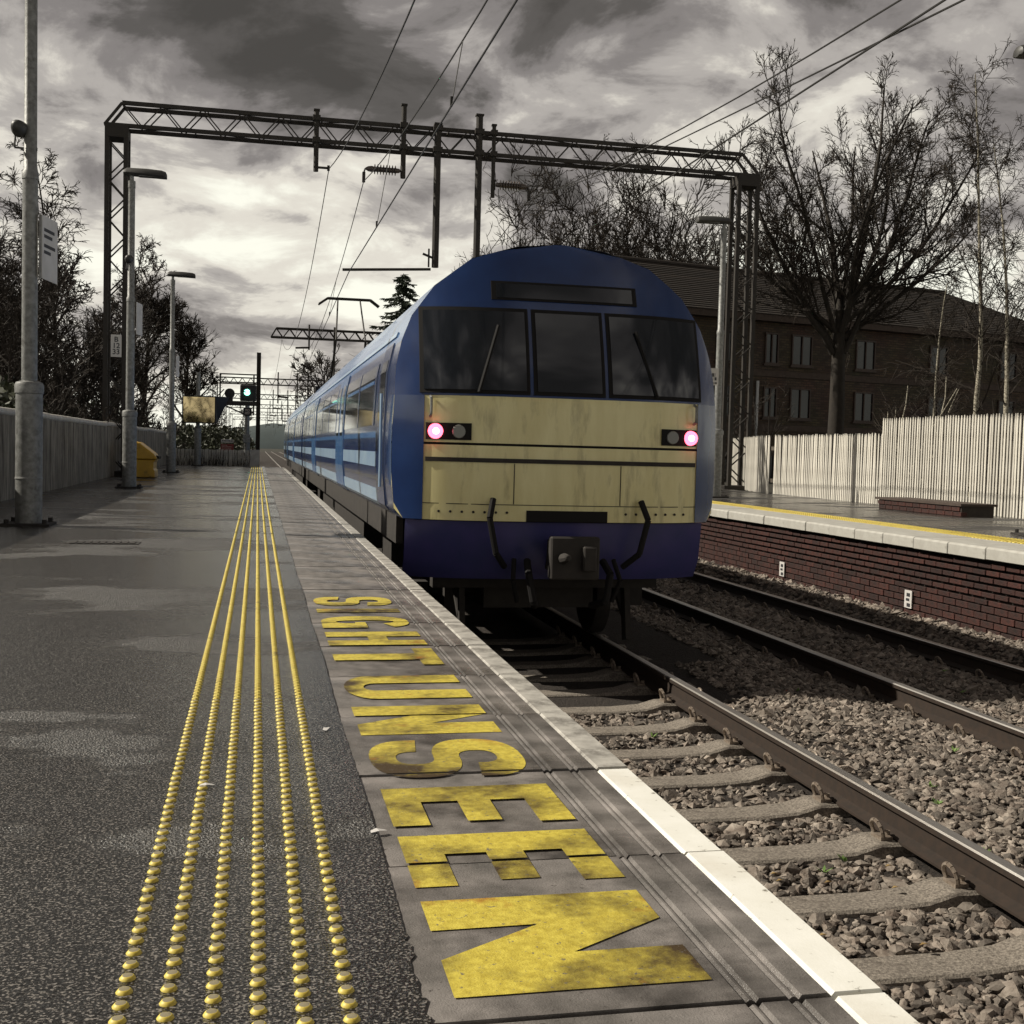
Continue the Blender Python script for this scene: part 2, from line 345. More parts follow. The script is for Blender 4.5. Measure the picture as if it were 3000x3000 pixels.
# ------------------------------------------------------------------ ground
PE = 0.989            # near platform edge
g = MB(); g.box(-900, 900, -60, 2500, -3.2, -1.5); tag(g.build('ground', MT['soil']), kind='structure')
g = MB(); g.box(-80, -3.42, -10, 300, -1.45, -0.03); tag(g.build('embankment', MT['soil']), kind='structure')
g = MB(); g.box(11.75, 120, 5, 300, -1.45, -0.30); tag(g.build('yard_ground', MT['soil']), kind='structure')

# trackbed surface with a heaped shoulder at the far platform
xs = [-0.2, 1.0, 1.7, 2.5, 3.25, 3.6, 4.1, 4.6, 5.0, 5.7, 6.4, 6.75, 7.05, 7.3]
zs = [-1.10, -1.10, -1.12, -1.13, -1.12, -1.06, -1.03, -1.06, -1.08, -1.07, -1.07, -1.02, -0.93, -0.88]
def bed_z(x): return np.interp(x, xs, zs)
ys = list(np.arange(-2, 14, 0.25)) + list(np.arange(14, 60, 1.0)) + [60, 90, 140, 200, 300]
V, F = [], []
for j, y in enumerate(ys):
    for i, x in enumerate(xs):
        V.append((x, y, zs[i] + (rng.uniform(-0.012, 0.012) if 0 < i < len(xs) - 1 else 0)))
n = len(xs)
for j in range(len(ys) - 1):
    for i in range(n - 1): F.append((j * n + i, j * n + i + 1, (j + 1) * n + i + 1, (j + 1) * n + i))
tag(link('track_bed', np_mesh('track_bed', np.array(V), np.array(F), MT['bed'], smooth=True)), kind='structure')

# ------------------------------------------------------------------ ballast stones (one heap nobody could count)
def ico():
    bm = bmesh.new(); bmesh.ops.create_icosphere(bm, subdivisions=1, radius=1.0)
    v = np.array([x.co[:] for x in bm.verts]); f = np.array([[q.index for q in p.verts] for p in bm.faces]); bm.free(); return v, f
IV, IF = ico()
OV = np.array([[1, 0, 0], [-1, 0, 0], [0, 1, 0], [0, -1, 0], [0, 0, 1], [0, 0, -1.]]); OF = np.array([[0, 2, 4], [2, 1, 4], [1, 3, 4], [3, 0, 4], [2, 0, 5], [1, 2, 5], [3, 1, 5], [0, 3, 5]])
def stones(name, spec, z_of, keepout, IV=IV, IF=IF):
    P, S = [], []
    for x0, x1, y0, y1, den, sz in spec:
        m = int((x1 - x0) * (y1 - y0) * den)
        x = rng.uniform(x0, x1, m); y = rng.uniform(y0, y1, m); s = sz * rng.lognormal(0, 0.32, m)
        k = ~keepout(x, y); P.append(np.c_[x[k], y[k], z_of(x[k]) + rng.uniform(-0.008, 0.018, k.sum())]); S.append(s[k])
    P = np.concatenate(P); S = np.concatenate(S); m = len(P)
    v = np.repeat(IV[None], m, 0) * rng.uniform(0.62, 1.25, (m, len(IV), 1))
    v *= np.c_[rng.uniform(0.8, 1.5, m), rng.uniform(0.6, 1.1, m), rng.uniform(0.4, 0.8, m)][:, None, :]
    a = rng.uniform(0, 2 * np.pi, m); b = rng.normal(0, 0.5, m)
    ca, sa, cb, sb = np.cos(a), np.sin(a), np.cos(b), np.sin(b)
    y_, z_ = v[:, :, 1] * cb[:, None] - v[:, :, 2] * sb[:, None], v[:, :, 1] * sb[:, None] + v[:, :, 2] * cb[:, None]
    x_ = v[:, :, 0] * ca[:, None] - y_ * sa[:, None]; y2 = v[:, :, 0] * sa[:, None] + y_ * ca[:, None]
    v = np.stack([x_, y2, z_], -1) * S[:, None, None] + P[:, None, :]
    f = IF[None] + (np.arange(m) * len(IV))[:, None, None]
    me = np_mesh(name, v.reshape(-1, 3), f.reshape(-1, 3), MT['stone'])
    return tag(link(name, me), kind='stuff')
SLY = [2.10 + 0.645 * k for k in range(16)]      # sleepers of the near track
def keep(x, y):
    k = np.zeros(len(x), bool)
    for r in (1.76, 3.21, 4.93, 6.40): k |= np.abs(x - r) < 0.085
    for s in SLY: k |= (np.abs(y - s) < 0.135) & (x < 3.12)
    return k
near_stones = stones('ballast', [(1.0, 3.7, 1.2, 6.0, 1350, 0.0225), (3.7, 7.25, 2.2, 6.6, 1300, 0.023)], bed_z, keep)
far_stones = stones('far_ballast', [(1.0, 3.7, 6.0, 8.5, 800, 0.027), (3.7, 7.25, 6.6, 10.0, 1150, 0.027), (4.2, 7.25, 10.0, 15.0, 650, 0.034), (4.6, 7.25, 15.0, 26.0, 220, 0.045)], bed_z, keep, OV, OF)
g = MB()
for _ in range(46):
    x, y = random.uniform(1.2, 6.9), random.uniform(2.0, 9.5)
    if any(abs(x - r) < 0.12 for r in (1.76, 3.21, 4.93, 6.4)): continue
    z = float(bed_z(x)) + 0.035
    for _k in range(7):
        a, l = random.uniform(0, 6.28), random.uniform(0.02, 0.05)
        p = Vector((x, y, z)); t = p + Vector((math.cos(a) * l, math.sin(a) * l, random.uniform(0.01, 0.035))); w = Vector((-math.sin(a), math.cos(a), 0)) * 0.008
        g.add([p, p.lerp(t, .5) + w, t, p.lerp(t, .5) - w], [(0, 1, 2, 3)])
tag(g.build('weeds', MT['weed']), kind='stuff')

# ------------------------------------------------------------------ rails and sleepers
def rail_poly(x):
    h = [(-.07, -.16), (.07, -.16), (.07, -.148), (.012, -.128), (.010, -.05), (.036, -.034), (.036, -.008), (.028, -.0), (-.028, -.0), (-.036, -.008), (-.036, -.034), (-.010, -.05), (-.012, -.128), (-.07, -.148)]
    return [(x + a, -0.9 + b) for a, b in h]
for x, lab in ((1.76, 'steel rail of the near track under the train, hidden by the platform edge'),
               (3.21, 'closest fully visible steel rail with a bright head and ring clips'),
               (4.93, 'middle steel rail, first rail of the far track across plain ballast'),
               (6.40, 'steel rail farthest away, closest to the red brick platform wall')):
    b = MB(); p = rail_poly(x); b.extrude(p, -2, 290)
    b.m[7] = b.m[6] = b.m[8] = 1
    tag(b.build('rail', [MT['rail'], MT['railtop']]), lab, 'rail', 'running rails')

def clip_mesh():
    b = MB(); pts = []
    for i in range(9):
        t = -0.5 + i * (math.pi + 1.0) / 8
        pts.append(Vector((-0.115 - 0.012 * math.sin(t), 0.042 * math.cos(t), 0.03 + 0.040 * math.sin(t))))
    b.path([p * 1.25 for p in pts], 0.011, 6); b.box(-0.15, -0.085, -0.05, 0.05, -0.005, 0.012); b.tube((-0.09, 0, 0.012), (-0.09, 0, 0.03), 0.016, n=8)
    return b.mesh('rail_clip', MT['clip'], smooth=True)
CLIP = clip_mesh()
def sleeper_mesh():
    b = MB(); prof = [(-1.27, -.02), (-.95, -.0), (-.55, .0), (-.42, -.035), (-.2, -.05), (.2, -.05), (.42, -.035), (.55, .0), (.95, .0), (1.27, -.02)]
    vs = []
    for u, z in prof:
        vs += [(u, -.135, z - .15), (u, -.105, z), (u, .105, z), (u, .135, z - .15)]
    fs = []
    for i in range(len(prof) - 1):
        for k in range(3): fs.append((i * 4 + k, i * 4 + k + 1, i * 4 + 5 + k, i * 4 + 4 + k))
    fs += [(3, 2, 1, 0), tuple(len(vs) - 4 + i for i in range(4))]
    b.add(vs, fs); return b.mesh('concrete_sleeper', MT['sleeper'], bevel=0.012)
SLM = sleeper_mesh()
def sleeper(x, y, z, lab, grp):
    t = thing('railway_sleeper', lab, 'sleeper', (x, y, z), grp)
    link('concrete_beam', SLM, t)
    for u, f in ((-0.72, 1), (-0.72, -1), (0.73, 1), (0.73, -1)):
        c = link('rail_clip', CLIP, t, (u, 0, 0.005))
        if f < 0: c.rotation_euler = (0, 0, math.pi)
    return t
for i, y in enumerate(SLY):
    sleeper(2.485, y, -1.055, f'{ORD[i]} concrete sleeper of the near track counted from the camera', 'concrete sleepers of the near track')
for i in range(16):
    y = 6.0 + 0.645 * i
    sleeper(5.665, y, -1.075, f'{ORD[i]} ballast-covered sleeper of the far track counted from the camera', 'sleepers of the far track')

# ------------------------------------------------------------------ near platform
YEND = 45.0
V, F = [], []
yy = list(np.arange(-0.5, 9, 0.02)) + list(np.arange(9, YEND, 0.25)) + [YEND]
for y in yy:
    e = 0.262 + (random.uniform(-0.0045, 0.0045) * (1.6 if y < 2.0 else .3) + 0.003 * math.sin(y * 3) if y < 9 else 0)
    V += [(-3.42, y, 0.004), (e, y, 0.004), (e, y, -0.02)]
for j in range(len(yy) - 1):
    F += [(3 * j, 3 * j + 1, 3 * j + 4, 3 * j + 3), (3 * j + 1, 3 * j + 2, 3 * j + 5, 3 * j + 4)]
tag(link('platform', np_mesh('platform', np.array(V), np.array(F), MT['asphalt'])), kind='structure')
g = MB(); g.box(-3.42, 0.86, -0.5, YEND, -1.5, -0.115); tag(g.build('platform_base', MT['brick']), kind='structure')

PIT, J0 = 0.663, 1.665
edge = bpy.data.objects.new('platform_edge', None); col.objects.link(edge); tag(edge, kind='structure')
def slab_mesh(white):
    b = MB(); L_ = PIT - 0.012
    xs0, xs1 = 0.235, 0.894
    top = [(xs0, 0)]
    for gx in (0.76, 0.832): top += [(gx - .014, 0), (gx - .009, -.007), (gx - .002, -.002), (gx + .002, -.002), (gx + .009, -.007), (gx + .014, 0)]
    top += [(xs1 - .004, 0), (xs1, -.008)]
    b.extrude([(xs0, -.11), (xs1, -.11)] + top[::-1], 0, L_, 0)
    return b.mesh('coping_slab', MT['slab'])
def stripe_mesh(m):
    b = MB(); L_ = PIT - 0.012
    b.extrude([(0.896, -.11), (PE, -.11), (PE, -.012), (PE - .008, .001), (0.902, .001), (0.896, -.006)], 0, L_)
    return b.mesh('edge_stripe', m)
SM, WM, GM = slab_mesh(0), stripe_mesh(MT['white_paint']), stripe_mesh(MT['shaded_paint'])
k = 0
while True:
    y = J0 + PIT * (k - 3) + 0.006
    if y > YEND - PIT: break
    sb = link('coping_slab', SM, edge, (0, y, random.uniform(-.0025, .0015)))
    st = link('edge_stripe', WM if y < 2.9 else GM, sb)  # farther stripes get the greyer paint: painted shade, not a cast shadow
    if k == 0: tag(sb)
    k += 1

# blister studs: six rows
def stud(n=12):
    b = MB(); b.lathe([(0.0130, 0), (0.0124, 0.0015), (0.0092, 0.0052), (0.0082, 0.0056)], n)
    b.m[-1] = 1
    return b.mesh('tactile_stud', [MT['yellow'], MT['stud_top']], smooth=True)
SD = stud()
tact = bpy.data.objects.new('tactile_strip', None); col.objects.link(tact); tag(tact, kind='structure')
rows = [-0.186 + 0.0664 * i for i in range(6)]; PY = 0.0470
for i in range(50):
    for r in rows:
        link('tactile_stud', SD, tact, (r + random.uniform(-.001, .001), 1.60 + PY * i, 0.004))
def stud_field(name, rows, y0, y1, py, r, h, z, parent=None, n=8):
    nv = n * 2 + 1; yv = np.arange(y0, y1, py); X, Y = np.meshgrid(rows, yv); P = np.c_[X.ravel(), Y.ravel()]; m = len(P)
    a = np.arange(n) * 2 * np.pi / n
    base = np.concatenate([np.c_[np.cos(a) * r, np.sin(a) * r, np.zeros(n)], np.c_[np.cos(a) * r * .6, np.sin(a) * r * .6, np.full(n, h)]])
    v = base[None] + np.c_[P, np.full(m, z)][:, None, :]
    i = np.arange(n); j = (i + 1) % n
    f = np.c_[i, j, j + n, i + n]; f = np.concatenate([f, np.array([[n, n + 1, n + 2, n + 7], [n + 2, n + 3, n + 6, n + 7], [n + 3, n + 4, n + 5, n + 6]])])
    f = (f[None] + (np.arange(m) * 2 * n)[:, None, None]).reshape(-1, 4)
    o = link(name, np_mesh(name, v.reshape(-1, 3), f, MT['yellow']), parent); return tag(o, kind='stuff')
stud_field('far_tactile_studs', rows, 1.60 + PY * 50, YEND - 0.3, PY, 0.0130, 0.0056, 0.004, tact)

# lettering painted across the slabs, read from the train side
JOINTS = [J0 + PIT * i for i in range(-2, 12)]
let = thing('painted_lettering', 'large yellow painted words SIGHT UNSEEN along the platform edge slabs', 'lettering', (0, 0, 0))
X0, X1 = 0.306, 0.724
def stroke(path, hw, n=34):
    P = [Vector((*p, 0)) for p in path]; pts = []
    for i in range(len(P) - 1):
        a, b, c, d = P[max(i - 1, 0)], P[i], P[i + 1], P[min(i + 2, len(P) - 1)]
        for q in range(8):
            t = q / 8; pts.append(0.5 * ((2 * b) + (c - a) * t + (2 * a - 5 * b + 4 * c - d) * t * t + (3 * b - a - 3 * c + d) * t ** 3))
    pts.append(P[-1]); le, ri = [], []
    for i, p in enumerate(pts):
        d = (pts[min(i + 1, len(pts) - 1)] - pts[max(i - 1, 0)]).normalized(); nn = Vector((-d.y, d.x, 0))
        w = hw * (1.0 - 0.42 * abs(d.x) ** 3); le.append(p + nn * w); ri.append(p - nn * w)
    return [[(le[i].x, le[i].y), (le[i + 1].x, le[i + 1].y), (ri[i + 1].x, ri[i + 1].y), (ri[i].x, ri[i].y)] for i in range(len(pts) - 1)]
def letter(ch, y0, y1):
    w, H = y0 - y1, X1 - X0; polys = []
    s = min(0.135, w * 0.36)
    if ch == 'I': polys = [[(0, 0), (w, 0), (w, H), (0, H)]]
    elif ch == 'N': polys = [[(0, 0), (s, 0), (s * .98, H * .46), (w - s, 0), (w, 0), (w, H), (w - s, H), (w - s, H * .54), (s, H), (0, H)]]
    elif ch == 'E': polys = [[(0, 0), (w, 0), (w, H * .2), (s * 1.12, H * .2), (s * 1.12, H * .41), (w * .93, H * .41), (w * .93, H * .6), (s * 1.12, H * .6), (s * 1.12, H * .8), (w, H * .8), (w, H), (0, H)]]
    elif ch == 'H': polys = [[(0, 0), (s, 0), (s, H * .43), (w - s, H * .43), (w - s, 0), (w, 0), (w, H), (w - s, H), (w - s, H * .63), (s, H * .63), (s, H), (0, H)]]
    elif ch == 'T': polys = [[(w * .33, 0), (w * .7, 0), (w * .7, H * .8), (w, H * .8), (w, H), (0, H), (0, H * .8), (w * .33, H * .8)]]
    elif ch == 'U':
        o = [(0, H)]
        for i in range(13):
            t = math.pi * i / 12; o.append((w / 2 - w / 2 * math.cos(t), H * .24 - H * .24 * math.sin(t)))
        o += [(w, H), (w - s, H)]
        for i in range(9):
            t = math.pi * i / 8; o.append((w / 2 + (w / 2 - s) * math.cos(t), H * .26 - H * .10 * math.sin(t)))
        o.append((s, H)); polys = [o]
    elif ch in 'SG':
        hh = H * .17; arcs = []
        def arc(cx, cy, rx, ry, sx, sy, a0, a1):
            m = 26; q = [R(a0 + (a1 - a0) * i / m) for i in range(m + 1)]
            pw = lambda v: math.copysign(abs(v) ** .82, v)
            o = [(cx + rx * pw(math.cos(t)), cy + ry * pw(math.sin(t))) for t in q]; n_ = [(cx + (rx - sx) * pw(math.cos(t)), cy + (ry - sy) * pw(math.sin(t))) for t in q]
            return [[o[i], o[i + 1], n_[i + 1], n_[i]] for i in range(m)]
        if ch == 'S':
            ry = (H * .5 + hh / 2) / 2
            polys = arc(w / 2, H - ry, w / 2, ry, s * .95, hh, -8, 270) + arc(w / 2, ry, w / 2, ry, s * .95, hh, 90, -188)
        else:
            polys = arc(w / 2, H * .5, w / 2, H * .5, s, hh, 32, 318) + [[(w - s, 0), (w, 0), (w, H * .50), (w - s, H * .50)], [(w * .52, H * .38), (w - s, H * .38), (w - s, H * .50), (w * .52, H * .50)]]
    bm = bmesh.new()
    for i, pl in enumerate(polys):
        zz = 0.0030 + (0.0010 if len(pl) == 4 and ch == 'G' and i >= len(polys) - 2 else 0)
        vs = [bm.verts.new((X0 + t, y0 - q, zz)) for q, t in pl]
        bm.faces.new(vs)
    bmesh.ops.remove_doubles(bm, verts=bm.verts, dist=0.0004)
    bmesh.ops.triangulate(bm, faces=bm.faces)
    for j in JOINTS:
        for dj in (-0.001, 0.013):
            bmesh.ops.bisect_plane(bm, geom=bm.verts[:] + bm.edges[:] + bm.faces[:], plane_co=(0, j - 0.006 + dj, 0), plane_no=(0, 1, 0))
        dead = [f for f in bm.faces if j - 0.007 < f.calc_center_median().y < j + 0.007]
        if dead: bmesh.ops.delete(bm, geom=dead, context='FACES')
    for f in bm.faces:
        if f.normal.z < 0: f.normal_flip()
    me = bpy.data.meshes.new('letter'); bm.to_mesh(me); bm.free(); me.materials.append(MT['letter'])
    return link('letter', me, let)
for ch, a, b in (('S', 6.60, 6.24), ('I', 6.11, 5.985), ('G', 5.84, 5.465), ('H', 5.345, 4.975), ('T', 4.89, 4.52), ('U', 4.30, 3.905), ('N', 3.79, 3.41),
                 ('S', 3.335, 2.95), ('E', 2.86, 2.57), ('E', 2.50, 2.20), ('N', 2.13, 1.74)):
    letter(ch, a, b)
# litter on the asphalt
for i, (x, y, c, a) in enumerate(((-0.62, 2.80, 'white scrap of litter lying on the asphalt left of the yellow studs', .4), (0.21, 3.48, 'small pale scrap lying on the asphalt beside the slab edge', 1.2),
                               (-0.11, 2.93, 'pale scrap lying between the yellow stud rows', .1), (0.268, 2.53, 'tiny white scrap on the slab edge beside the letter E', .2))):
    b = MB(); b.add([(-.018, -.006, 0), (.0, -.009, .004), (.02, -.003, .001), (.016, .007, .0), (-.002, .008, .005), (-.016, .006, .001)], [(0, 1, 4, 5), (1, 2, 3, 4)])
    o = b.build('litter_scrap', MT['signwhite'], loc=(x, y, 0.007)); o.rotation_euler = (0, 0, a); tag(o, c, 'litter', 'scraps of litter')
b = MB()
for i in range(26):
    x, y = random.uniform(1.15, 3.0), random.uniform(2.0, 5.0); z = -1.07
    b.add([(x - .02, y, z), (x, y - .014, z + .012), (x + .022, y, z + .003), (x, y + .013, z + .006)], [(0, 1, 2, 3)])
tag(b.build('dead_leaves', MT['leaf']), kind='stuff')
# inspection cover far down the asphalt
b = MB(); b.box(-.28, .28, -.12, .12, 0, .004)
for i in range(9): b.box(-.25 + i * .057, -.21 + i * .057, -.1, .1, .004, .009)
tag(b.build('drain_cover', MT['under'], loc=(-1.21, 10.05, .0045)), 'small ribbed metal drain cover set in the asphalt right of the big lamp post', 'drain cover')

# ------------------------------------------------------------------ left boundary fence: ribbed panels with a rolled capping
fence = thing('boundary_fence', 'stained grey ribbed boundary fence with pale rolled capping along the left of the platform', 'fence')
def panel_mesh(L_):
    b = MB(); nr = int(L_ / 0.075); vs = []; fs = []
    for i in range(nr * 2 + 1):
        y = L_ * i / (nr * 2); x = 0.030 if i % 2 else 0.0
        vs += [(x, y, 0.0), (x, y, 1.16)]
    for i in range(nr * 2): fs.append((2 * i, 2 * i + 2, 2 * i + 3, 2 * i + 1))
    o = len(vs)
    b.add(vs, fs); b.box(-.05, -.004, 0.0, L_, 0, 1.16)
    return b.mesh('fence_panel', MT['fence'])
def cap_mesh(L_):
    b = MB(); poly = [(.035 * math.cos(t) * 2.0 - .02, 1.19 + .06 * math.sin(t)) for t in [2 * math.pi * i / 12 for i in range(12)]]
    b.extrude(poly, 0.003, L_ - .003); return b.mesh('capping', MT['fencecap'], smooth=True)
PL = 2.5; PM, CM = panel_mesh(PL - .012), cap_mesh(PL - .006)
for i in range(17):
    y = 2.6 + PL * i
    xo = -3.30 if y < 34 else -3.30 + 0.0 * (y - 34)
    p = link('fence_panel', PM, fence, (xo + random.uniform(-.01, .01), y, random.uniform(-.012, .012)))
    p.rotation_euler = (0, 0, random.uniform(-.004, .004)); link('capping', CM, p)
# fence across the platform end: concrete posts and thin pales
ef = thing('end_fence', 'pale weathered timber fence across the far end of the platform with dead stalks in front', 'fence', (0, YEND + 0.9, 0))
for i in range(34):
    x = -3.05 + i * 0.087; b = MB()
    b.box(-.036, .036, -.012, .012, -.35, .60 + random.uniform(-.02, .02)); o = b.build('pale', MT['fencecap'], ef, loc=(x, random.uniform(-.01, .01), 0)); o.rotation_euler = (0, random.uniform(-.03, .03), 0)
b = MB(); b.box(-3.1, -.05, .02, .06, .05, .12); b.box(-3.1, -.05, .02, .06, .42, .49); b.build('rail', MT['timber'], ef)
b = MB(); b.box(-.28, .08, -.06, .02, -.3, .62); b.build('concrete_post', MT['fencecap'], ef)
b = MB()
for i in range(150):
    x = random.uniform(-3.0, -.3); a = random.gauss(0, .25); hh = random.uniform(.2, .65)
    b.tube((x, random.uniform(-.25, -.05), -.05), (x + math.sin(a) * hh, random.uniform(-.3, -.05), hh * math.cos(a)), .008, .003, 3, caps=False)
tag(b.build('dead_stalks', MT['twig'], loc=(0, YEND + 0.9, 0)), kind='stuff')

# ------------------------------------------------------------------ lamp posts
def lamp_post(lab, loc, flip=False, height=5.48, grp='platform lamp posts', sign=None, speaker=None, rz=0):
    t = thing('lamp_post', lab, 'lamp post', loc, grp)
    sg = -1 if flip else 1
    b = MB(); b.lathe([(.122, 0), (.122, 1.27)], 24); b.lathe([(.128, .45), (.128, .452), (.1225, .47)], 24); b.build('base_column', MT['galv'], t, smooth=True)
    b = MB(); b.lathe([(.122, 1.262), (.132, 1.268), (.132, 1.345), (.12, 1.37), (.078, 1.385)], 24); b.build('collar', MT['galv'], t, smooth=True)
    b = MB(); b.lathe([(.072, 1.375), (.070, 3.28), (.076, 3.285), (.076, 3.35), (.060, 3.37), (.056, height - .22), (.062, height - .22), (.062, height - .10), (.034, height - .09), (.034, height)], 20); b.build('pole', MT['galv'], t, smooth=True)
    b = MB(); b.box(-.22, .22, -.22, .22, .004, .03)
    for a in (-.17, .17):
        for c in (-.17, .17): b.tube((a, c, .03), (a, c, .07), .022, n=6)
    b.build('base_plate', MT['under'], t)
    # lantern: a flat rounded casing reaching towards the track
    prof = [(-.14, .02, .08), (-.08, .06, .11), (.25, .075, .125), (.50, .07, .12), (.57, .05, .10), (.59, .01, .06)]
    b = MB(); vs = []; fs = []; nn = 10
    for u, hz, w in prof:
        for i in range(nn):
            a = 2 * math.pi * i / nn; zz = math.sin(a); vs.append((sg * u, math.cos(a) * w, height + .03 + (zz * (hz + .035) if zz > 0 else zz * .04) - (u * .03)))
    for q in range(len(prof) - 1):
        for i in range(nn): j = (i + 1) % nn; fs.append((q * nn + i, q * nn + j, (q + 1) * nn + j, (q + 1) * nn + i))
    fs += [tuple(range(nn)), tuple(range(len(vs) - nn, len(vs)))]
    b.add(vs, fs); lh = b.build('lantern', MT['lampdark'], t, smooth=True)
    b = MB(); b.box(*(sorted((sg * .12, sg * .5))), -.075, .075, height - .012, height + .004); b.build('lamp_glass', MT['lensoff'], lh)
    if speaker:
        z, dx = speaker
        b = MB(); b.lathe([(.03, -.12), (.055, -.10), (.075, .0), (.078, .04), (.06, .055)], 14, (dx, -.06, z), axis='Y'); b.build('loudspeaker', MT['lampdark'], t, smooth=True)
        b = MB(); b.bar((0, 0, z), (dx, -.03, z), .03, .03); b.tube((-.06, 0, z - .17), (.06, 0, z - .17), .02, n=6); b.path([(dx - .03, -.03, z), (dx - .05, -.02, z - .17), (0, 0, z - .17)], .01, 5); b.build('speaker_bracket', MT['lampdark'], t)
    return t
l1 = lamp_post('nearest left lamp post, galvanised, with white sign and loudspeaker, top out of frame', (-2.14, 12.06, 0), speaker=(3.74, -.09))
l2 = lamp_post('galvanised lamp post standing in front of the yellow grit bin', (-2.22, 21.94, 0), speaker=(4.02, -.03))
l3 = lamp_post('galvanised lamp post just beyond the yellow grit bin', (-2.30, 33.4, 0), height=5.3)
l4 = lamp_post('short grey post carrying the tilted driver mirror near the platform end', (-2.12, 44.2, 0), height=3.05)
for c in children_of(l4):
    if c.name.startswith('lantern'):
        for q in children_of(c): bpy.data.objects.remove(q)
        bpy.data.objects.remove(c)
lamp_post('right platform lamp post beside the white pale fence, lit along one side', (9.05, 22.5, 0), flip=True)
lamp_post('lamp post at the right edge of the photo, only its lantern in view', (8.95, 12.2, 0), flip=True)
lamp_post('lamp post behind the left fence, only its lantern tip at the left picture edge', (-4.05, 14.6, -.1), height=5.35)
# angled platform sign on the nearest post
b = MB(); b.box(-.004, .004, -.0, .42, -.30, .30); s = b.build('platform_sign', MT['signwhite'], None)
b = MB()
for z, w in ((.17, .28), (.11, .22), (.02, .30), (-.04, .18)): b.box(.004, .0055, .05, .05 + w, z - .016, z + .016)
b.build('sign_print', MT['signink'], s)
b = MB(); b.box(-.02, -.004, -.02, .02, -.30, .30); b.build('sign_channel', MT['galv'], s)
s.location = (-2.03, 12.03, 2.66); s.rotation_euler = (0, 0, R(-10)); tag(s, 'tall white sign with dark print fixed to the nearest left lamp post', 'sign')
for lx, ly, lz, lab in ((-2.12, 21.9, 3.0, 'narrow white notice on the lamp post in front of the grit bin'), (-2.2, 33.4, 2.9, 'narrow white notice on the lamp post beyond the grit bin')):
    b = MB(); b.box(-.004, .004, 0, .40, -.28, .28); s = b.build('platform_notice', MT['signwhite'], loc=(lx, ly, lz)); s.rotation_euler = (0, 0, R(-9)); tag(s, lab, 'sign')
b = MB(); b.box(-.006, .006, -.01, .01, -.16, .16); b.box(-.09, .09, -.006, .006, -.17, .17); s = b.build('camera_notice', MT['signwhite'], loc=(8.90, 22.38, 2.42))
b = MB(); b.box(-.05, .02, -.008, -.006, .0, .07); b.box(-.01, .05, -.008, -.006, -.07, -.01); b.box(-.06, .06, -.008, -.006, -.14, -.11); b.build('sign_print', MT['signink'], s); tag(s, 'small white notice with dark symbol on the right platform lamp post', 'sign')

# grit bin
gb = thing('grit_bin', 'yellow plastic grit bin with sloping hinged lid beside the left fence', 'grit bin', (-2.56, 28.4, 0))
b = MB(); b.extrude([(-.24, .02), (.29, .02), (.28, .19), (.25, .2), (.26, .38), (.29, .39), (.29, .42), (-.24, .42)], -.45, .45); b.build('body', MT['grit'], gb, bevel=.015)
b = MB(); b.extrude([(-.25, .43), (.32, .43), (.32, .47), (.26, .56), (-.05, .80), (-.25, .84)], -.48, .48); b.build('lid', MT['grit'], gb, bevel=.02)
b = MB(); b.extrude([(.30, .46), (.36, .44), (.36, .50), (.30, .52)], -.3, .3); b.build('lid_handle', MT['rubber'], gb)

# ------------------------------------------------------------------ electrification gantries
def truss(t, xa, xb, xta, xtb, y, zb, zt, dy, nb, names=True, rc=.045, rb=.018):
    b = MB()
    for s in (-dy, dy):
        b.bar((xa, y + s, zb), (xb, y + s, zb), rc * 1.6, rc * 2); b.bar((xta, y + s, zt), (xtb, y + s, zt), rc * 1.6, rc * 2)
        b.bar((xa, y + s, zb), (xta, y + s, zt), rc * 1.3, rc * 1.3); b.bar((xb, y + s, zb), (xtb, y + s, zt), rc * 1.3, rc * 1.3)
    for z, p, q in ((zb, xa, xb), (zt, xta, xtb)):
        m = max(2, nb // 2)
        for i in range(m + 1):
            x = p + (q - p) * i / m; b.bar((x, y - dy, z), (x, y + dy, z), rb * 1.6, rb * 1.6)
            if i < m: b.bar((x, y - dy * (1 if i % 2 else -1), z), (p + (q - p) * (i + 1) / m, y + dy * (1 if i % 2 else -1), z), rb, rb)
    beam = b.build('lattice_beam', MT['gantry'], t)
    bb = MB()
    for s in (-dy, dy):
        for i in range(nb):
            x0, x1 = xta + (xtb - xta) * i / nb, xta + (xtb - xta) * (i + 1) / nb
            xm = (x0 + x1) / 2
            for a, c in (((x0, zt), (xm, zb)), ((xm, zb), (x1, zt))):
                if names:
                    q = MB(); q.bar((a[0], y + s, a[1]), (c[0], y + s, c[1]), rb * 1.5, rb * 1.5); q.build('brace', MT['gantry'], beam)
                else: bb.bar((a[0], y + s, a[1]), (c[0], y + s, c[1]), rb * 1.5, rb * 1.5)
    if not names: tag(bb.build('lattice_braces', MT['gantry'], beam), kind='stuff')
    return beam
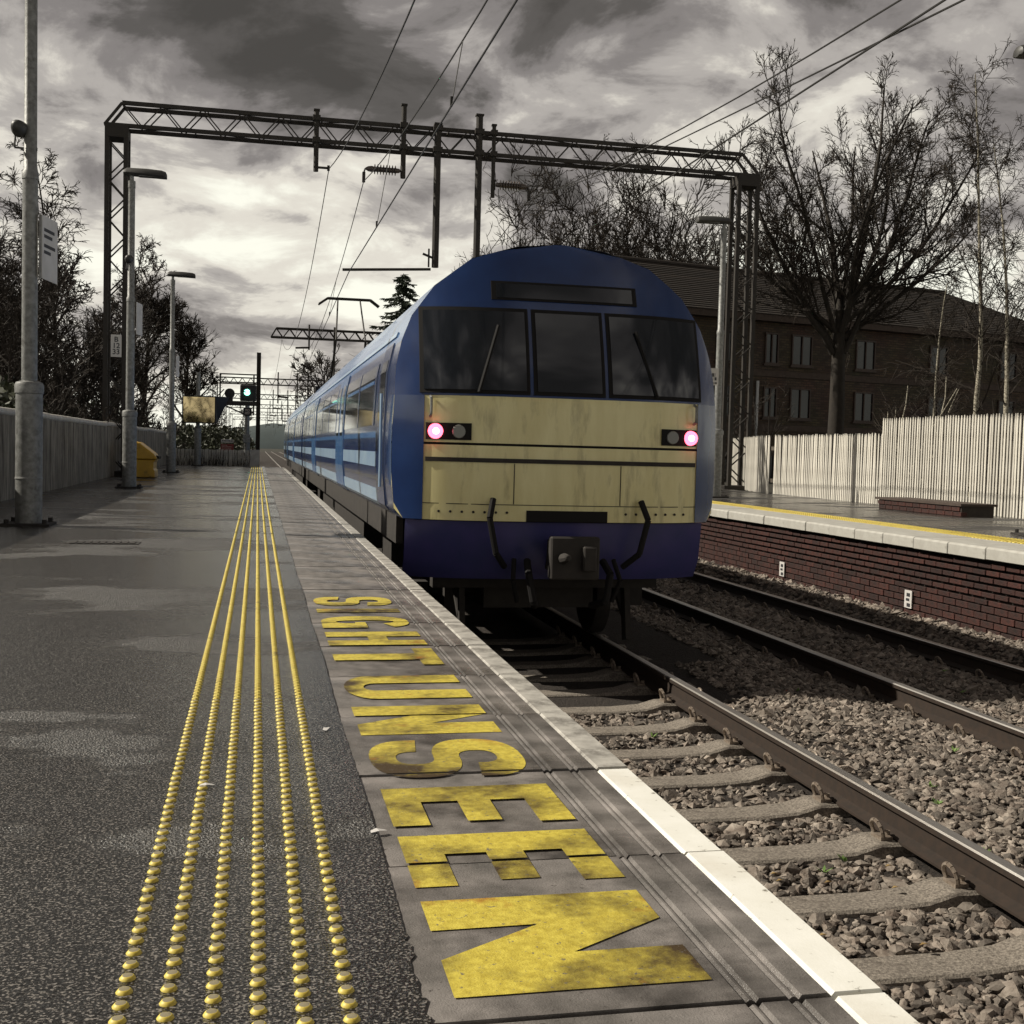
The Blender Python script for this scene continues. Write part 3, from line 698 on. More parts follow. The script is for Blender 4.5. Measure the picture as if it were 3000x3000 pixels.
def lattice_mast(t, x0, x1, y, z0, z1, dy, n, rc=.05, names=True):
    b = MB()
    for x in (x0, x1):
        for s in (-dy, dy): b.box(x - rc, x + rc, y + s - rc, y + s + rc, z0, z1)
    b.box(x0 - .05, x1 + .05, y - dy - .055, y + dy + .055, z1 - .02, z1 + .26)
    b.box(x0 - .2, x1 + .2, y - dy - .2, y + dy + .2, z0 - .06, z0 + .12)
    m = b.build('lattice_mast', MT['gantry'], t)
    q = MB()
    for i in range(n):
        za, zb = z0 + .15 + (z1 - z0 - .2) * i / n, z0 + .15 + (z1 - z0 - .2) * (i + 1) / n
        a, c = (x0, x1) if i % 2 else (x1, x0)
        for s in (-dy, dy):
            if names: w = MB(); w.bar((a, y + s, za), (c, y + s, zb), .03, .03); w.build('brace', MT['gantry'], m)
            else: q.bar((a, y + s, za), (c, y + s, zb), .03, .03)
    if not names: tag(q.build('mast_braces', MT['gantry'], m), kind='stuff')
    return m
def insulator(t, x0, x1, y, z):
    d = 1 if x1 > x0 else -1; L_ = abs(x1 - x0); b = MB(); prof = [(.03, 0), (.05, .02)]
    for i in range(8):
        h = .10 + i * (L_ - .28) / 8; prof += [(.06, h), (.12, h + .012), (.12, h + .026), (.06, h + .04)]
    prof += [(.075, L_ - .16), (.06, L_ - .07), (.02, L_)]
    b.lathe([(r, x0 + d * h) for r, h in prof], 14, (0, y, z), axis='X'); i = b.build('insulator', MT['porcelain'], t, smooth=True)
    b = MB(); b.tube((x1, y, z), (x1 + d * .03, y, z - .10), .02, n=6); b.box(x1 + d * .03 - .035, x1 + d * .03 + .035, y - .05, y + .05, z - .33, z - .09); b.bar((x0 - d * .02, y, z - .13), (x0 - d * .02, y, z + .13), .03, .03); b.build('wire_clamp', MT['gantry'], i)
GY = 29.5
gt = thing('line_gantry', 'large dark lattice steel portal gantry spanning both platforms and tracks', 'gantry', (0, 0, 0), 'lattice steel gantries over the line')
truss(gt, -3.58, 12.70, -3.19, 12.22, GY, 8.16, 8.68, .24, 17)
lattice_mast(gt, -3.52, -3.10, GY, 0, 7.90, .24, 17); lattice_mast(gt, 12.15, 12.66, GY, -.05, 7.90, .24, 17)
for x, z0, z1, r in ((1.27, 7.42, 8.85, .06), (3.37, 7.41, 9.15, .062), (4.21, 5.30, 8.76, .085), (5.24, 4.2, 9.06, .085), (5.61, 7.10, 8.85, .05)):
    b = MB(); b.tube((x, GY - .3, z0), (x, GY - .3, z1), r, n=10); b.box(x - r - .03, x + r + .03, GY - .40, GY - .2, 8.10, 8.22); b.box(x - r - .03, x + r + .03, GY - .40, GY - .2, 8.62, 8.74); b.box(x - r - .012, x + r + .012, GY - .31 - r, GY - .29 + r, z1, z1 + .04); b.build('drop_post', MT['gantry'], gt)
insulator(gt, 3.30, 2.45, GY - .3, 7.58); insulator(gt, 5.68, 6.50, GY - .3, 7.42)
b = MB(); b.bar((1.30, GY - .3, 7.52), (1.60, GY - .3, 7.52), .04, .05); b.box(1.54, 1.60, GY - .34, GY - .26, 7.46, 7.58); b.build('feeder_bracket', MT['gantry'], gt)
b = MB(); b.tube((4.18, GY - .3, 5.52), (3.9, GY - .3, 5.62), .03, n=8); b.tube((4.1, GY - .3, 5.25), (1.95, GY - .3, 5.12), .035, n=8); b.bar((4.05, GY - .3, 5.3), (4.05, GY - .3, 5.75), .04, .04); b.build('registration_arm', MT['gantry'], gt)
b = MB(); b.box(-.12, .12, -.006, .006, -.26, .26); s = b.build('number_plate', MT['signwhite'], gt, loc=(-3.27, GY - .33, 3.05))
def text_mesh(body, size, m, name='sign_print'):
    cu = bpy.data.curves.new('t', 'FONT'); cu.body = body; cu.size = size; cu.align_x = 'CENTER'; cu.align_y = 'CENTER'; cu.space_line = 0.85; cu.extrude = 0.001; cu.offset = size * 0.018; cu.resolution_u = 3
    o = bpy.data.objects.new('t', cu); col.objects.link(o)
    me = bpy.data.meshes.new_from_object(o.evaluated_get(bpy.context.evaluated_depsgraph_get())); bpy.data.objects.remove(o)
    me.materials.clear(); me.materials.append(m); me.name = name; return me
o = link('sign_print', text_mesh('B\n12\n33', .17, MT['signink']), s, (0, -.009, 0)); o.rotation_euler = (R(90), 0, 0)

FAR_LAB = ['thin lattice gantry arm seen above the train roof, left end free', 'first full lattice gantry behind the green signal', 'second lattice gantry in the distance behind the signal', 'third lattice gantry in the distance behind the signal', 'fourth lattice gantry in the distance low behind the signal', 'farthest small lattice gantry over the line']
g2 = thing('line_gantry', FAR_LAB[0], 'gantry', (0, 0, 0), 'lattice steel gantries over the line')
truss(g2, .78, 13.0, 1.12, 12.6, 82, 8.08, 8.68, .22, 13, names=False, rc=.06, rb=.04); lattice_mast(g2, 12.2, 12.7, 82, -.5, 7.9, .22, 16, names=False)
b = MB(); b.tube((3.3, 81.7, 7.3), (3.3, 81.7, 9.0), .06, n=6); b.tube((5.0, 81.7, 5), (5.0, 81.7, 8.9), .07, n=6); b.tube((3.3, 81.7, 7.45), (2.4, 81.7, 7.4), .07, n=6); b.build('drop_post', MT['gantry'], g2)
for k_, (y, xa, xb) in enumerate(((140, -5.2, 13), (185, -5.5, 13), (232, -6, 13), (285, -6.5, 12), (345, -7, 12))):
    t = thing('line_gantry', FAR_LAB[k_ + 1], 'gantry', (0, 0, 0), 'lattice steel gantries over the line')
    truss(t, xa, xb, xa + .5, xb - .5, y, 7.7, 8.4, .2, 18, names=False, rc=.06, rb=.045); lattice_mast(t, xa + .1, xa + .6, y, -.5, 7.6, .2, 14, names=False)
    b = MB()
    for x in (2.2, 4.4, 5.6, 7.5): b.tube((x, y, 5.6), (x, y, 9.2), .08, n=5)
    for x in (2.2, 5.6): b.tube((x, y, 6.4), (x + 1.2, y, 6.3), .12, n=5)
    b.build('drop_post', MT['gantry'], t)
# tall steel mast with a frame behind the signal
cm = thing('frame_mast', 'tall plain steel mast with an open rectangular frame left of it, behind the signal', 'mast', (0, 58, 0))
b = MB(); b.box(-.10, .10, -.02, .02, -1, 5.2); b.box(-.10, -.07, -.1, .1, -1, 5.2); b.box(.07, .10, -.1, .1, -1, 5.2); o = b.build('post', MT['gantry'], cm, loc=(.0, 0, 0))
b = MB()
for z in (4.13, 3.75): b.bar((-1.78, 0, z), (-.1, 0, z), .05, .06)
for x in (-1.78, -.22): b.bar((x, 0, 2.2), (x, 0, 4.16), .07, .07)
b.bar((-2.6, 0, 2.3), (-1.6, 0, 3.4), .05, .05); b.build('frame', MT['gantry'], cm)

# ------------------------------------------------------------------ overhead wires
def sagwire(name, lab, pts, r, hang=None, grp='overhead line wires'):
    P = [Vector(p) for p in pts]; out = [P[0]]
    for a, b_, in zip(P, P[1:]):
        sag = (hang or 0) * ((b_ - a).length / 50) ** 2
        for i in range(1, 25):
            t = i / 24; p = a.lerp(b_, t); p.z -= sag * 4 * t * (1 - t); out.append(p)
    b = MB(); b.path(out, r, 5); return tag(b.build(name, MT['wire']), lab, 'wire', grp), out
A, _ = sagwire('feeder_wire', 'leftmost overhead wire hung from a short bracket on the gantry', [(1.55, -25, 7.5), (1.58, GY - .3, 7.5), (1.5, 82, 7.95), (0.5, 140, 8.0)], .011, 1.9)
Bw, bp = sagwire('catenary_wire', 'second overhead wire from the left, carrying droppers, clamped under the left insulator', [(2.3, -25, 7.3), (2.42, GY - .3, 7.27), (2.4, 82, 7.3), (2.4, 140, 7.3), (2.4, 232, 7.3)], .011, 1.55)
Cw, cp = sagwire('contact_wire', 'third overhead wire from the left, the low contact wire above the train', [(2.7, -25, 4.98), (2.1, GY - .3, 5.06), (2.7, 82, 5.05), (2.4, 140, 5.05), (2.4, 232, 5.05)], .012, .0)
def zat(pts, y): 
    for a, b_ in zip(pts, pts[1:]):
        if a.y <= y <= b_.y: t = (y - a.y) / (b_.y - a.y + 1e-9); return a.lerp(b_, t)
for y in (14.6, 23.0, 39.0, 47, 56, 64, 73):
    b = MB(); p, q = zat(bp, y), zat(cp, y); b.tube(p, q, .007, n=5); b.tube(q, q + Vector((0, 0, .12)), .018, n=5); b.build('dropper', MT['wire'], Bw)
sagwire('catenary_wire', 'overhead wire crossing the big tree down to the right insulator', [(6.2, -25, 7.2), (6.53, GY - .3, 7.12), (6.0, 82, 7.2)], .011, 1.5)
sagwire('contact_wire', 'low far-track overhead wire, lower of the pair at the top right corner', [(6.0, -25, 4.95), (6.1, GY, 5.1), (5.8, 82, 5.1)], .012)
sagwire('feeder_wire', 'overhead wire crossing its twin at the top right corner', [(5.2, -25, 3.9), (5.9, 8.0, 4.72), (6.9, 22, 6.4), (7.4, GY, 7.5)], .011, .2)

# ------------------------------------------------------------------ signal, mirror and signs at the platform end
sg = thing('signal_post', 'railway signal on a grey post showing a lit green light at the platform end', 'signal', (-.40, 46.0, 0))
b = MB(); b.lathe([(.11, -.3), (.11, 1.1), (.085, 1.12), (.085, 2.35)], 14); b.build('post', MT['galv'], sg, smooth=True)
b = MB(); b.box(-.15, .12, -.14, .1, .88, 1.2); b.build('junction_box', MT['galv'], sg, bevel=.01)
b = MB(); b.box(-.28, .32, -.02, .12, 2.45, 3.07); b.build('backboard', MT['black'], sg, bevel=.03)
b = MB(); b.lathe([(.115, -.02), (.115, -.03)], 16, (-.02, -.03, 2.78), axis='Y'); l = b.build('lit_lens', MT['greenlit'], sg)
b = MB(); b.lathe([(.05, -.001), (.05, -.004)], 12, (.01, -.065, 2.80), axis='Y'); b.build('lens_core', MT['greencore'], l)
b = MB()
for i in range(10):
    a0, a1 = math.pi * i / 10, math.pi * (i + 1) / 10
    b.bar((-.02 + .14 * math.cos(a0), -.14, 2.78 + .14 * math.sin(a0)), (-.02 + .14 * math.cos(a1), -.14, 2.78 + .14 * math.sin(a1)), .22, .008)
b.build('lens_hood', MT['black'], sg)
b = MB(); b.box(-.92, .32, -.12, .25, 2.28, 2.44); b.bar((-.9, 0, 2.3), (0, 0, 1.9), .05, .05); b.build('bracket_platform', MT['gantry'], sg)
b = MB(); b.lathe([(.17, -.05), (.19, -.04), (.19, .06), (.16, .08)], 18, (-.66, 0, 2.72), axis='Y'); b.box(-.78, -.54, -.03, .03, 2.44, 2.62); b.build('round_signal_head', MT['black'], sg, smooth=True)
b = MB(); b.box(-.15, .15, -.13, -.115, 1.89, 2.2); p = b.build('number_plate', MT['black'], sg, bevel=.004)
o = link('sign_print', text_mesh('YO\n407', .125, MT['signpale']), p, (0, -.133, 2.045)); o.rotation_euler = (R(90), 0, 0)
mr = thing('driver_mirror', 'black framed tilted mirror panel showing yellow reflections on a post at the platform end', 'mirror', (-2.07, 43.9, 2.02), rz=R(-6))
b = MB(); b.box(-.55, .55, -.02, .0, -.45, .45); b.build('mirror_face', MT['mirror'], mr)
b = MB()
for x0, x1, z0, z1 in ((-.59, .59, .452, .49), (-.59, .59, -.49, -.452), (-.59, -.553, -.45, .45), (.553, .59, -.45, .45)): b.box(x0, x1, -.04, .02, z0, z1)
b.build('frame', MT['black'], mr)
b = MB(); b.add([(.595, -.04, .49), (.595, -.04, -.49), (.595, .55, -.40), (.98, .60, .49), (-.59, .02, .49), (-.59, .02, -.49), (-.59, .5, .49), (-.59, .5, -.49)], [(0, 1, 2, 3), (4, 6, 7, 5), (4, 0, 3, 6), (5, 7, 2, 1), (6, 3, 2, 7)]); b.build('housing', MT['black'], mr)
for z, h_, w_, m_, lab, ink in ((.93, .12, .46, 'signwhite', 'small white rectangular notice above the red one at the platform end', 'signink'), (.68, .27, .48, 'signred', 'red notice with pale lines of print below the white one at the platform end', 'signpale')):
    b = MB(); b.box(-w_ / 2, w_ / 2, -.01, .01, -h_ / 2, h_ / 2); s = b.build('warning_notice', MT[m_], loc=(-1.13, 46.25, z)); b = MB()
    nl = 1 if h_ < .2 else 4
    for i in range(nl):
        zz = 0 if nl == 1 else .085 - i * .055; ww = .38 if nl == 1 else (.16, .36, .33, .36)[i]; hh = .05 if nl == 1 else .02
        x = -w_ / 2 + .04
        while x < -w_ / 2 + .04 + ww: q = random.uniform(.02, .05); b.box(x, min(x + q, w_ / 2 - .03), -.0125, -.007, zz - hh / 2, zz + hh / 2); x += q + .014
    b.build('sign_print', MT[ink], s); tag(s, lab, 'sign')
b = MB(); b.box(-.03, .03, -.03, .03, -.3, .55); tag(b.build('notice_post', MT['gantry'], loc=(-1.13, 46.35, 0)), 'thin dark post under the red notice at the platform end', 'post')

# ------------------------------------------------------------------ opposite platform
RX = 7.12
g = MB(); g.box(RX + .72, 11.75, -2, 90, -1.5, .0); tag(g.build('opposite_platform', MT['asphalt']), kind='structure')
oe = bpy.data.objects.new('opposite_platform_edge', None); col.objects.link(oe); tag(oe, kind='structure')
b = MB(); b.extrude([(RX, -.125), (RX + .72, -.125), (RX + .72, .004), (RX + .02, .004), (RX, -.012)], 0, .652); CPM = b.mesh('coping_slab', MT['coping'], bevel=.006)
for i in range(70):
    y = 4.55 + .663 * i; c = link('coping_slab', CPM, oe, (random.uniform(-.006, .006), y, random.uniform(-.003, .003)))
tact2 = stud_field('opposite_tactile_studs', [7.86 + .0664 * i for i in range(7)], 6, 60, .0664, .021, .010, .0005)
b = MB(); b.box(7.82, 8.30, 5, 62, -.02, .0006); tag(b.build('yellow_tactile_band', MT['yellow']), kind='structure')
pw = bpy.data.objects.new('opposite_platform_wall', None); col.objects.link(pw); tag(pw, kind='structure')
b = MB(); b.box(RX + .16, RX + .5, -2, 90, -1.5, -.13); b.build('mortar_bed', MT['mortar'], pw)
BM = []
for q in range(4):
    b = MB(); b.box(0, .11, 0, .213, 0, .064); me = b.mesh('brick', MT['brick'], bevel=.004); BM.append(me)
b = MB(); b.box(0, .11, 0, .213, 0, .050); BM.append(b.mesh('brick', MT['brick'], bevel=.005))
def brick_at(c, k):
    off = (.1125 if c % 2 else 0); y = 9.72 + off + .225 * k
    out_ = .118 - .013 * max(0, c - 5) if c > 5 else .118
    return (RX + out_ + random.uniform(-.004, .004), y, -.905 + .0765 * c)
cnt = 0; rest = MB()
for c in range(10):
    for k in range(-34, 170):
        p = brick_at(c, k)
        if p[1] < 2 or p[1] > 47: continue
        if 0 <= k < 30:
            o = link('brick', BM[k % 4] if c < 4 else BM[4], pw, p); o.rotation_euler = (0, 0, random.uniform(-.012, .012)); cnt += 1
        else: rest.box(p[0], p[0] + .11, p[1], p[1] + .213, p[2], p[2] + (.064 if c < 4 else .050))
tag(rest.build('far_bricks', MT['brick'], pw), kind='stuff')
for y, lab in ((12.06, 'nearer small white marker plate on the red brick platform wall'), (15.36, 'farther small white marker plate on the red brick platform wall')):
    b = MB(); b.box(-.006, .006, -.075, .075, -.10, .10); s = b.build('marker_plate', MT['signwhite'], loc=(RX + .10, y, -.72))
    b = MB(); b.box(-.0085, -.0065, -.04, .03, .03, .07); b.box(-.0085, -.0065, -.03, .04, -.02, .01); b.box(-.0085, -.0065, -.05, .02, -.085, -.045); b.build('sign_print', MT['signink'], s); tag(s, lab, 'sign')

# white pale fences on the far platform
def pale_mesh(h, w):
    b = MB(); b.add([(-.007, -w / 2, 0), (-.007, w / 2, 0), (-.007, w / 2, h - .06), (-.007, w * .18, h), (-.007, -w * .18, h), (-.007, -w / 2, h - .06), (.007, -w / 2, 0), (.007, w / 2, 0), (.007, w / 2, h - .06), (.007, w * .18, h), (.007, -w * .18, h), (.007, -w / 2, h - .06)],
                    [(0, 1, 2, 3, 4, 5), (11, 10, 9, 8, 7, 6)] + [(i, (i + 1) % 6, 6 + (i + 1) % 6, 6 + i) for i in range(6)]); return b.mesh('pale', MT['pale'])
tf = thing('pale_fence', 'tall whitewashed pale fence at the right, rounded tops, standing above the low dark plinth', 'fence', group='whitewashed pale fences')
PT = pale_mesh(1.66, .042)
for i in range(100):
    o = link('pale', PT, tf, (11.55 + random.uniform(-.006, .006), 20.42 - .0795 * i, -.03 + random.uniform(-.012, .012))); o.rotation_euler = (random.uniform(-.008, .008), 0, 0)
b = MB()
for z in (.35, 1.25): b.box(11.575, 11.64, 12.4, 20.45, z, z + .09)
for y in np.arange(12.6, 20.5, 1.95): b.box(11.64, 11.76, y, y + .12, -.3, 1.5)
b.build('fence_rails', MT['timber'], tf)
lf = thing('pale_fence', 'lower weathered white pale fence reaching from the tall fence back to the gantry leg', 'fence', group='whitewashed pale fences')
PLW = pale_mesh(1.38, .050)
pa, pb, pc = Vector((11.6, 20.5)), Vector((11.75, 26.3)), Vector((13.35, 32.0))
pts = []
d1 = (pb - pa).length; d2 = (pc - pb).length; s_ = 0
while s_ < d1 + d2: pts.append((pa.lerp(pb, s_ / d1), math.atan2(-(pb - pa).x, (pb - pa).y)) if s_ < d1 else (pb.lerp(pc, (s_ - d1) / d2), math.atan2(-(pc - pb).x, (pc - pb).y))); s_ += .083
for i, (p, a) in enumerate(pts):
    if 62 <= i <= 64: continue
    o = link('pale', PLW, lf, (p.x, p.y, -.03 + random.uniform(-.015, .02))); o.rotation_euler = (random.uniform(-.03, .03), 0, a)
b = MB()
for z in (.3, 1.05): b.bar((pa.x + .05, pa.y, z), (pb.x + .05, pb.y, z), .05, .09); b.bar((pb.x + .05, pb.y, z), (pc.x + .05, pc.y, z), .05, .09)
b.build('fence_rails', MT['timber'], lf)
# low brick plinth
pl = thing('brick_plinth', 'low dark brick plinth on the far platform in front of the tall white fence', 'plinth', (10.62, 16.35, 0))
b = MB(); b.box(.02, .58, .02, 2.5, 0, .16); b.build('core', MT['mortar'], pl)
for c in range(2):
    for k in range(11):
        o = link('brick', BM[k % 4], pl, (0, .0 + .225 * k + (.05 if c else 0), .004 + .078 * c))
b = MB(); b.box(-.02, .62, -.02, 2.56, .162, .20); b.build('capping', MT['stringcourse'], pl)

# ------------------------------------------------------------------ the train, standing
TX = 2.47; YN = 9.30; CL = 20.2; TOP = 2.66
PROF = [(1.30, .26), (1.375, .34), (1.40, .60), (1.40, 1.02), (1.375, 1.50), (1.33, 1.72), (1.25, 1.93), (1.07, 2.18), (.76, 2.42), (.38, 2.54), (0, 2.58)]
def wz(z):
    z_ = [p[1] for p in PROF]; w_ = [p[0] for p in PROF]
    if z < z_[0]: return w_[0]
    return float(np.interp(z, z_, w_))
def yf(u, z): return YN + .34 * (abs(u) / 1.4) ** 4 + (.30 * max(0, z - 1.22) ** 1.3) + .02 * (u / 1.4) ** 2
train = thing('commuter_train', 'dark blue passenger train with a pale yellow cab end and lit red tail lamps', 'train', (TX, 0, 0))
def car(y0, y1, cab):
    b = MB(); full = [(-w, z) for w, z in PROF] + [(w, z) for w, z in PROF[::-1][1:]]
    ysn = [None] + list(np.linspace(y0 + .9, y1, 9)); vs = []
    for q in ysn:
        for u, z in full: vs.append((u, (yf(u, z) if cab else y0) if q is None else q, z))
    m = len(full); fs = []; mi = []
    for j in range(len(ysn) - 1):
        for i in range(m - 1):
            fs.append((j * m + i, j * m + i + 1, (j + 1) * m + i + 1, (j + 1) * m + i)); zc_ = (full[i][1] + full[i + 1][1]) / 2
            mi.append(1 if zc_ > 2.2 else (2 if zc_ > 1.75 else 0))
    fs.append(tuple((len(ysn) - 1) * m + i for i in range(m))); mi.append(0)
    if not cab: fs.append(tuple(range(m))); mi.append(0)
    b.v = vs; b.f = fs; b.m = mi
    o = b.build('carriage', [MT['navy'], MT['roofpaint'], MT['midblue']], train, smooth=True)
    b = MB()
    for s in (-1, 1): b.box(*sorted((s * 1.30, s * 1.24)), y0 + .8, y1 - .1, .02, .26)
    b.box(-1.2, 1.2, y0 + .4, y1 - .1, -.02, .26); b.box(-1.15, 1.15, y0 + 5.6, y1 - 5.2, -.62, -.03); b.build('underframe', MT['under'], o)
    return o
c1 = car(YN, YN + CL, True); c2 = car(YN + CL + .55, YN + 2 * CL + .3, False)
b = MB(); b.box(-1.1, 1.1, YN + CL - .02, YN + CL + .57, .2, 2.3); b.build('gangway', MT['rubber'], train)
# outer skin: bands, windows, doors per side
def strip(parent, name, m, z0, z1, y0, y1, off, side):
    b = MB(); zz = [z0] + [p[1] for p in PROF if z0 < p[1] < z1] + [z1]; vs = []
    for y in (y0, y1):
        for z in zz: vs.append((side * (wz(z) + off), y, z))
        for z in zz: vs.append((side * (wz(z) - .03), y, z))
    k_ = len(zz); n_ = 2 * k_; fs = []
    for i in range(k_ - 1): fs += [(i, i + 1, n_ + i + 1, n_ + i), (k_ + i, n_ + k_ + i, n_ + k_ + i + 1, k_ + i + 1)]
    fs += [(0, n_, n_ + k_, k_), (k_ - 1, n_ - 1, 2 * n_ - 1, n_ + k_ - 1)]
    fs += [tuple(list(range(k_)) + list(range(2 * k_ - 1, k_ - 1, -1))), tuple(n_ + i for i in list(range(k_)) + list(range(2 * k_ - 1, k_ - 1, -1)))]
    b.add(vs, fs); return b.build(name, m, parent)
for o, y0 in ((c1, YN), (c2, YN + CL + .55)):
    for s in (-1, 1):
        ya, yb = y0 + (1.0 if o is c1 else .1), y0 + CL - .25
        strip(o, 'light_band', MT['paleblue'], .66, .80, ya, yb, .003, s)
        strip(o, 'light_band', MT['midblue'], .93, .985, ya, yb, .003, s)
        strip(o, 'light_band', MT['paleblue'], .30, .46, ya, yb, .003, s)
        strip(o, 'window_band', MT['glass'], 1.05, 1.62, ya + .9, yb - .3, .004, s)
        strip(o, 'gutter', MT['paleblue'], 1.80, 1.84, ya, yb, .012, s)
        doors = [y0 + 5.9, y0 + 13.4]; y = ya + 1.1
        for dy in doors:
            for q in (0, .72):
                strip(o, 'door_leaf', MT['midblue'], .28, 1.74, dy + q + .012, dy + q + .708, .012, s)
                strip(o, 'door_window', MT['glass'], .98, 1.62, dy + q + .16, dy + q + .56, .016, s)
        for w0, w1 in ((ya + 1.0, doors[0] - .25), (doors[0] + 1.65, doors[1] - .25), (doors[1] + 1.65, yb - .4)):
            k_ = max(1, round((w1 - w0) / 1.75)); st = (w1 - w0) / k_
            for i in range(k_):
                strip(o, 'window_pillar', MT['navy'], 1.045, 1.625, w0 + st * i - .07, w0 + st * i + .07, .007, s)
                strip(o, 'window_vent', MT['midblue'], 1.44, 1.475, w0 + st * i + .12, w0 + st * (i + 1) - .12, .0075, s)
        if o is c1:
            strip(o, 'cab_door', MT['navy'], .30, 1.74, YN + .95, YN + 1.55, .010, s)
            strip(o, 'cab_window', MT['glass'], 1.08, 1.60, YN + 1.04, YN + 1.46, .014, s)
            b = MB(); b.tube((s * 1.44, YN + .88, .5), (s * 1.44, YN + .88, 1.3), .014, n=6); b.build('grab_rail', MT['paleblue'], o)
# cab end faces, by bands of height
def face(name, m, u0, u1, z0, z1, off, nu=14, nz=8, parent=c1, thick=.03, edge_=True):
    b = MB(); vs = []
    for k_ in range(nz + 1):
        z = z0 + (z1 - z0) * k_ / nz; W = wz(z)
        for i in range(nu + 1):
            t = i / nu; u = u0 + (u1 - u0) * t
            u = max(-W, min(W, u)) if edge_ else u
            vs.append((u, yf(u, z) - off, z))
    nv = len(vs); vs += [(x, y + thick, z) for x, y, z in vs]; fs = []
    w = nu + 1
    for k_ in range(nz):
        for i in range(nu):
            a = k_ * w + i; fs.append((a, a + 1, a + w + 1, a + w)); fs.append((nv + a, nv + a + w, nv + a + w + 1, nv + a + 1))
    for i in range(nu): fs += [(i, nv + i, nv + i + 1, i + 1), (nz * w + i, nz * w + i + 1, nv + nz * w + i + 1, nv + nz * w + i)]
    for k_ in range(nz): fs += [(k_ * w, (k_ + 1) * w, nv + (k_ + 1) * w, nv + k_ * w), (k_ * w + nu, nv + k_ * w + nu, nv + (k_ + 1) * w + nu, (k_ + 1) * w + nu)]
    b.add(vs, fs); return b.build(name, m, parent, smooth=True)
face('cab_panel', MT['cabyellow'], -1.4, 1.4, .895, 1.27, .0)
face('cab_panel', MT['cabyellow'], -1.4, 1.4, .27, .875, .0)
face('cab_seam', MT['rubber'], -1.4, 1.4, .875, .895, -.012)
face('cab_upper', MT['navy'], -1.4, 1.4, 1.27, 2.575, .0, nu=20, nz=16)
face('cab_corner', MT['navy'], -1.4, -1.165, .27, 1.27, .006, nu=6); face('cab_corner', MT['navy'], 1.165, 1.4, .27, 1.27, .006, nu=6)
for u0, u1 in ((-1.17, -.36), (-.27, .27), (.36, 1.17)):
    f = face('windscreen_seal', MT['rubber'], u0 - .03, u1 + .03, 1.29, 2.00, .008)
    face('windscreen', MT['glass'], u0, u1, 1.32, 1.97, .016, parent=c1)
face('destination_seal', MT['rubber'], -.62, .62, 2.07, 2.23, .008); face('destination_panel', MT['glass'], -.58, .58, 2.09, 2.21, .014)
face('coupler_recess', MT['rubber'], -.34, .34, .27, .36, .010, nz=3)
face('panel_trim', MT['under'], -1.15, 1.15, .74, .775, .010, nz=2)
for s in (-1, 1):
    face('lamp_housing', MT['rubber'], s * .80, s * 1.15, .915, 1.05, .014, nu=6, nz=4)
    y_ = yf(1.08, .97)
    b = MB(); b.lathe([(.062, -.045), (.06, -.06), (.04, -.07)], 18, (s * 1.08, y_ + .02, .982), axis='Y'); l = b.build('tail_lamp', MT['taillamp'], c1, smooth=True)
    b = MB(); b.lathe([(.026, -.001), (.022, -.008)], 12, (s * 1.08, y_ - .05, .982), axis='Y'); b.build('lamp_core', MT['tailcore'], l)
    b = MB(); b.lathe([(.055, -.045), (.05, -.055)], 18, (s * .90, yf(.9, .97) + .02, .982), axis='Y'); b.build('headlight', MT['lensoff'], c1, smooth=True)
    b = MB(); b.bar((s * .75, yf(.75, 1.3) - .03, 1.3), (s * .58, yf(.58, 1.85) - .035, 1.85), .02, .02); b.build('wiper', MT['rubber'], c1)
    b = MB(); b.path([(s * .62, YN - .02, .45), (s * .66, YN - .10, .3), (s * .6, YN - .08, .02), (s * .5, YN + .05, -.1)], .025, 8); b.build('jumper_cable', MT['rubber'], c1, smooth=True)
for u0, u1, z0, z1 in ((-1.165, 1.165, .40, .406), (-.45, -.444, .41, .735), (.444, .45, .41, .735)): face('panel_seam', MT['under'], u0, u1, z0, z1, .004, nu=10, nz=1)
for s in (-1, 1):
    b = MB(); b.path([(s * 1.12, yf(1.12, 1.0) - .005, 1.10), (s * 1.12, yf(1.12, 1.0) - .06, 1.12), (s * 1.12, yf(1.12, 1.2) - .06, 1.24), (s * 1.12, yf(1.12, 1.2) - .005, 1.26)], .012, 6); b.build('hand_rail', MT['galv'], c1, smooth=True)
    b = MB()
    for q in range(7): b.tube((s * (.5 + .09 * q), yf(.5 + .09 * q, .34) + .004, .34), (s * (.5 + .09 * q), yf(.5 + .09 * q, .34) - .008, .34), .011, n=6)
    b.build('panel_bolts', MT['under'], c1)
    b = MB(); b.path([(s * .32, YN + .02, -.05), (s * .34, YN - .14, -.14), (s * .3, YN - .16, -.36), (s * .24, YN + .05, -.42)], .03, 8); b.path([(s * .42, YN + .05, -.04), (s * .45, YN - .06, -.2), (s * .4, YN + .0, -.38)], .02, 7); b.build('brake_hose', MT['rubber'], c1, smooth=True)
    b = MB(); b.bar((s * .74, YN + .75, -.2), (s * .74, YN + .62, -.80), .05, .12); b.bar((s * .74, YN + 1.1, -.3), (s * .74, YN + .7, -.6), .05, .05); b.build('life_guard', MT['under'], c1)
b = MB(); b.box(-1.0, 1.0, YN + .62, YN + .78, -.34, -.22); b.box(-.5, .5, YN + .9, YN + 1.3, -.55, -.2); b.build('headstock', MT['under'], c1)
b = MB(); b.box(-1.0, 1.0, YN + .75, YN + 1.4, 1.0, 1.25); b.box(.35, .85, YN + 1.7, YN + 1.85, .9, 1.75); b.box(.42, .78, YN + 1.72, YN + 1.84, 1.75, 1.95); b.build('cab_desk', MT['under'], c1)
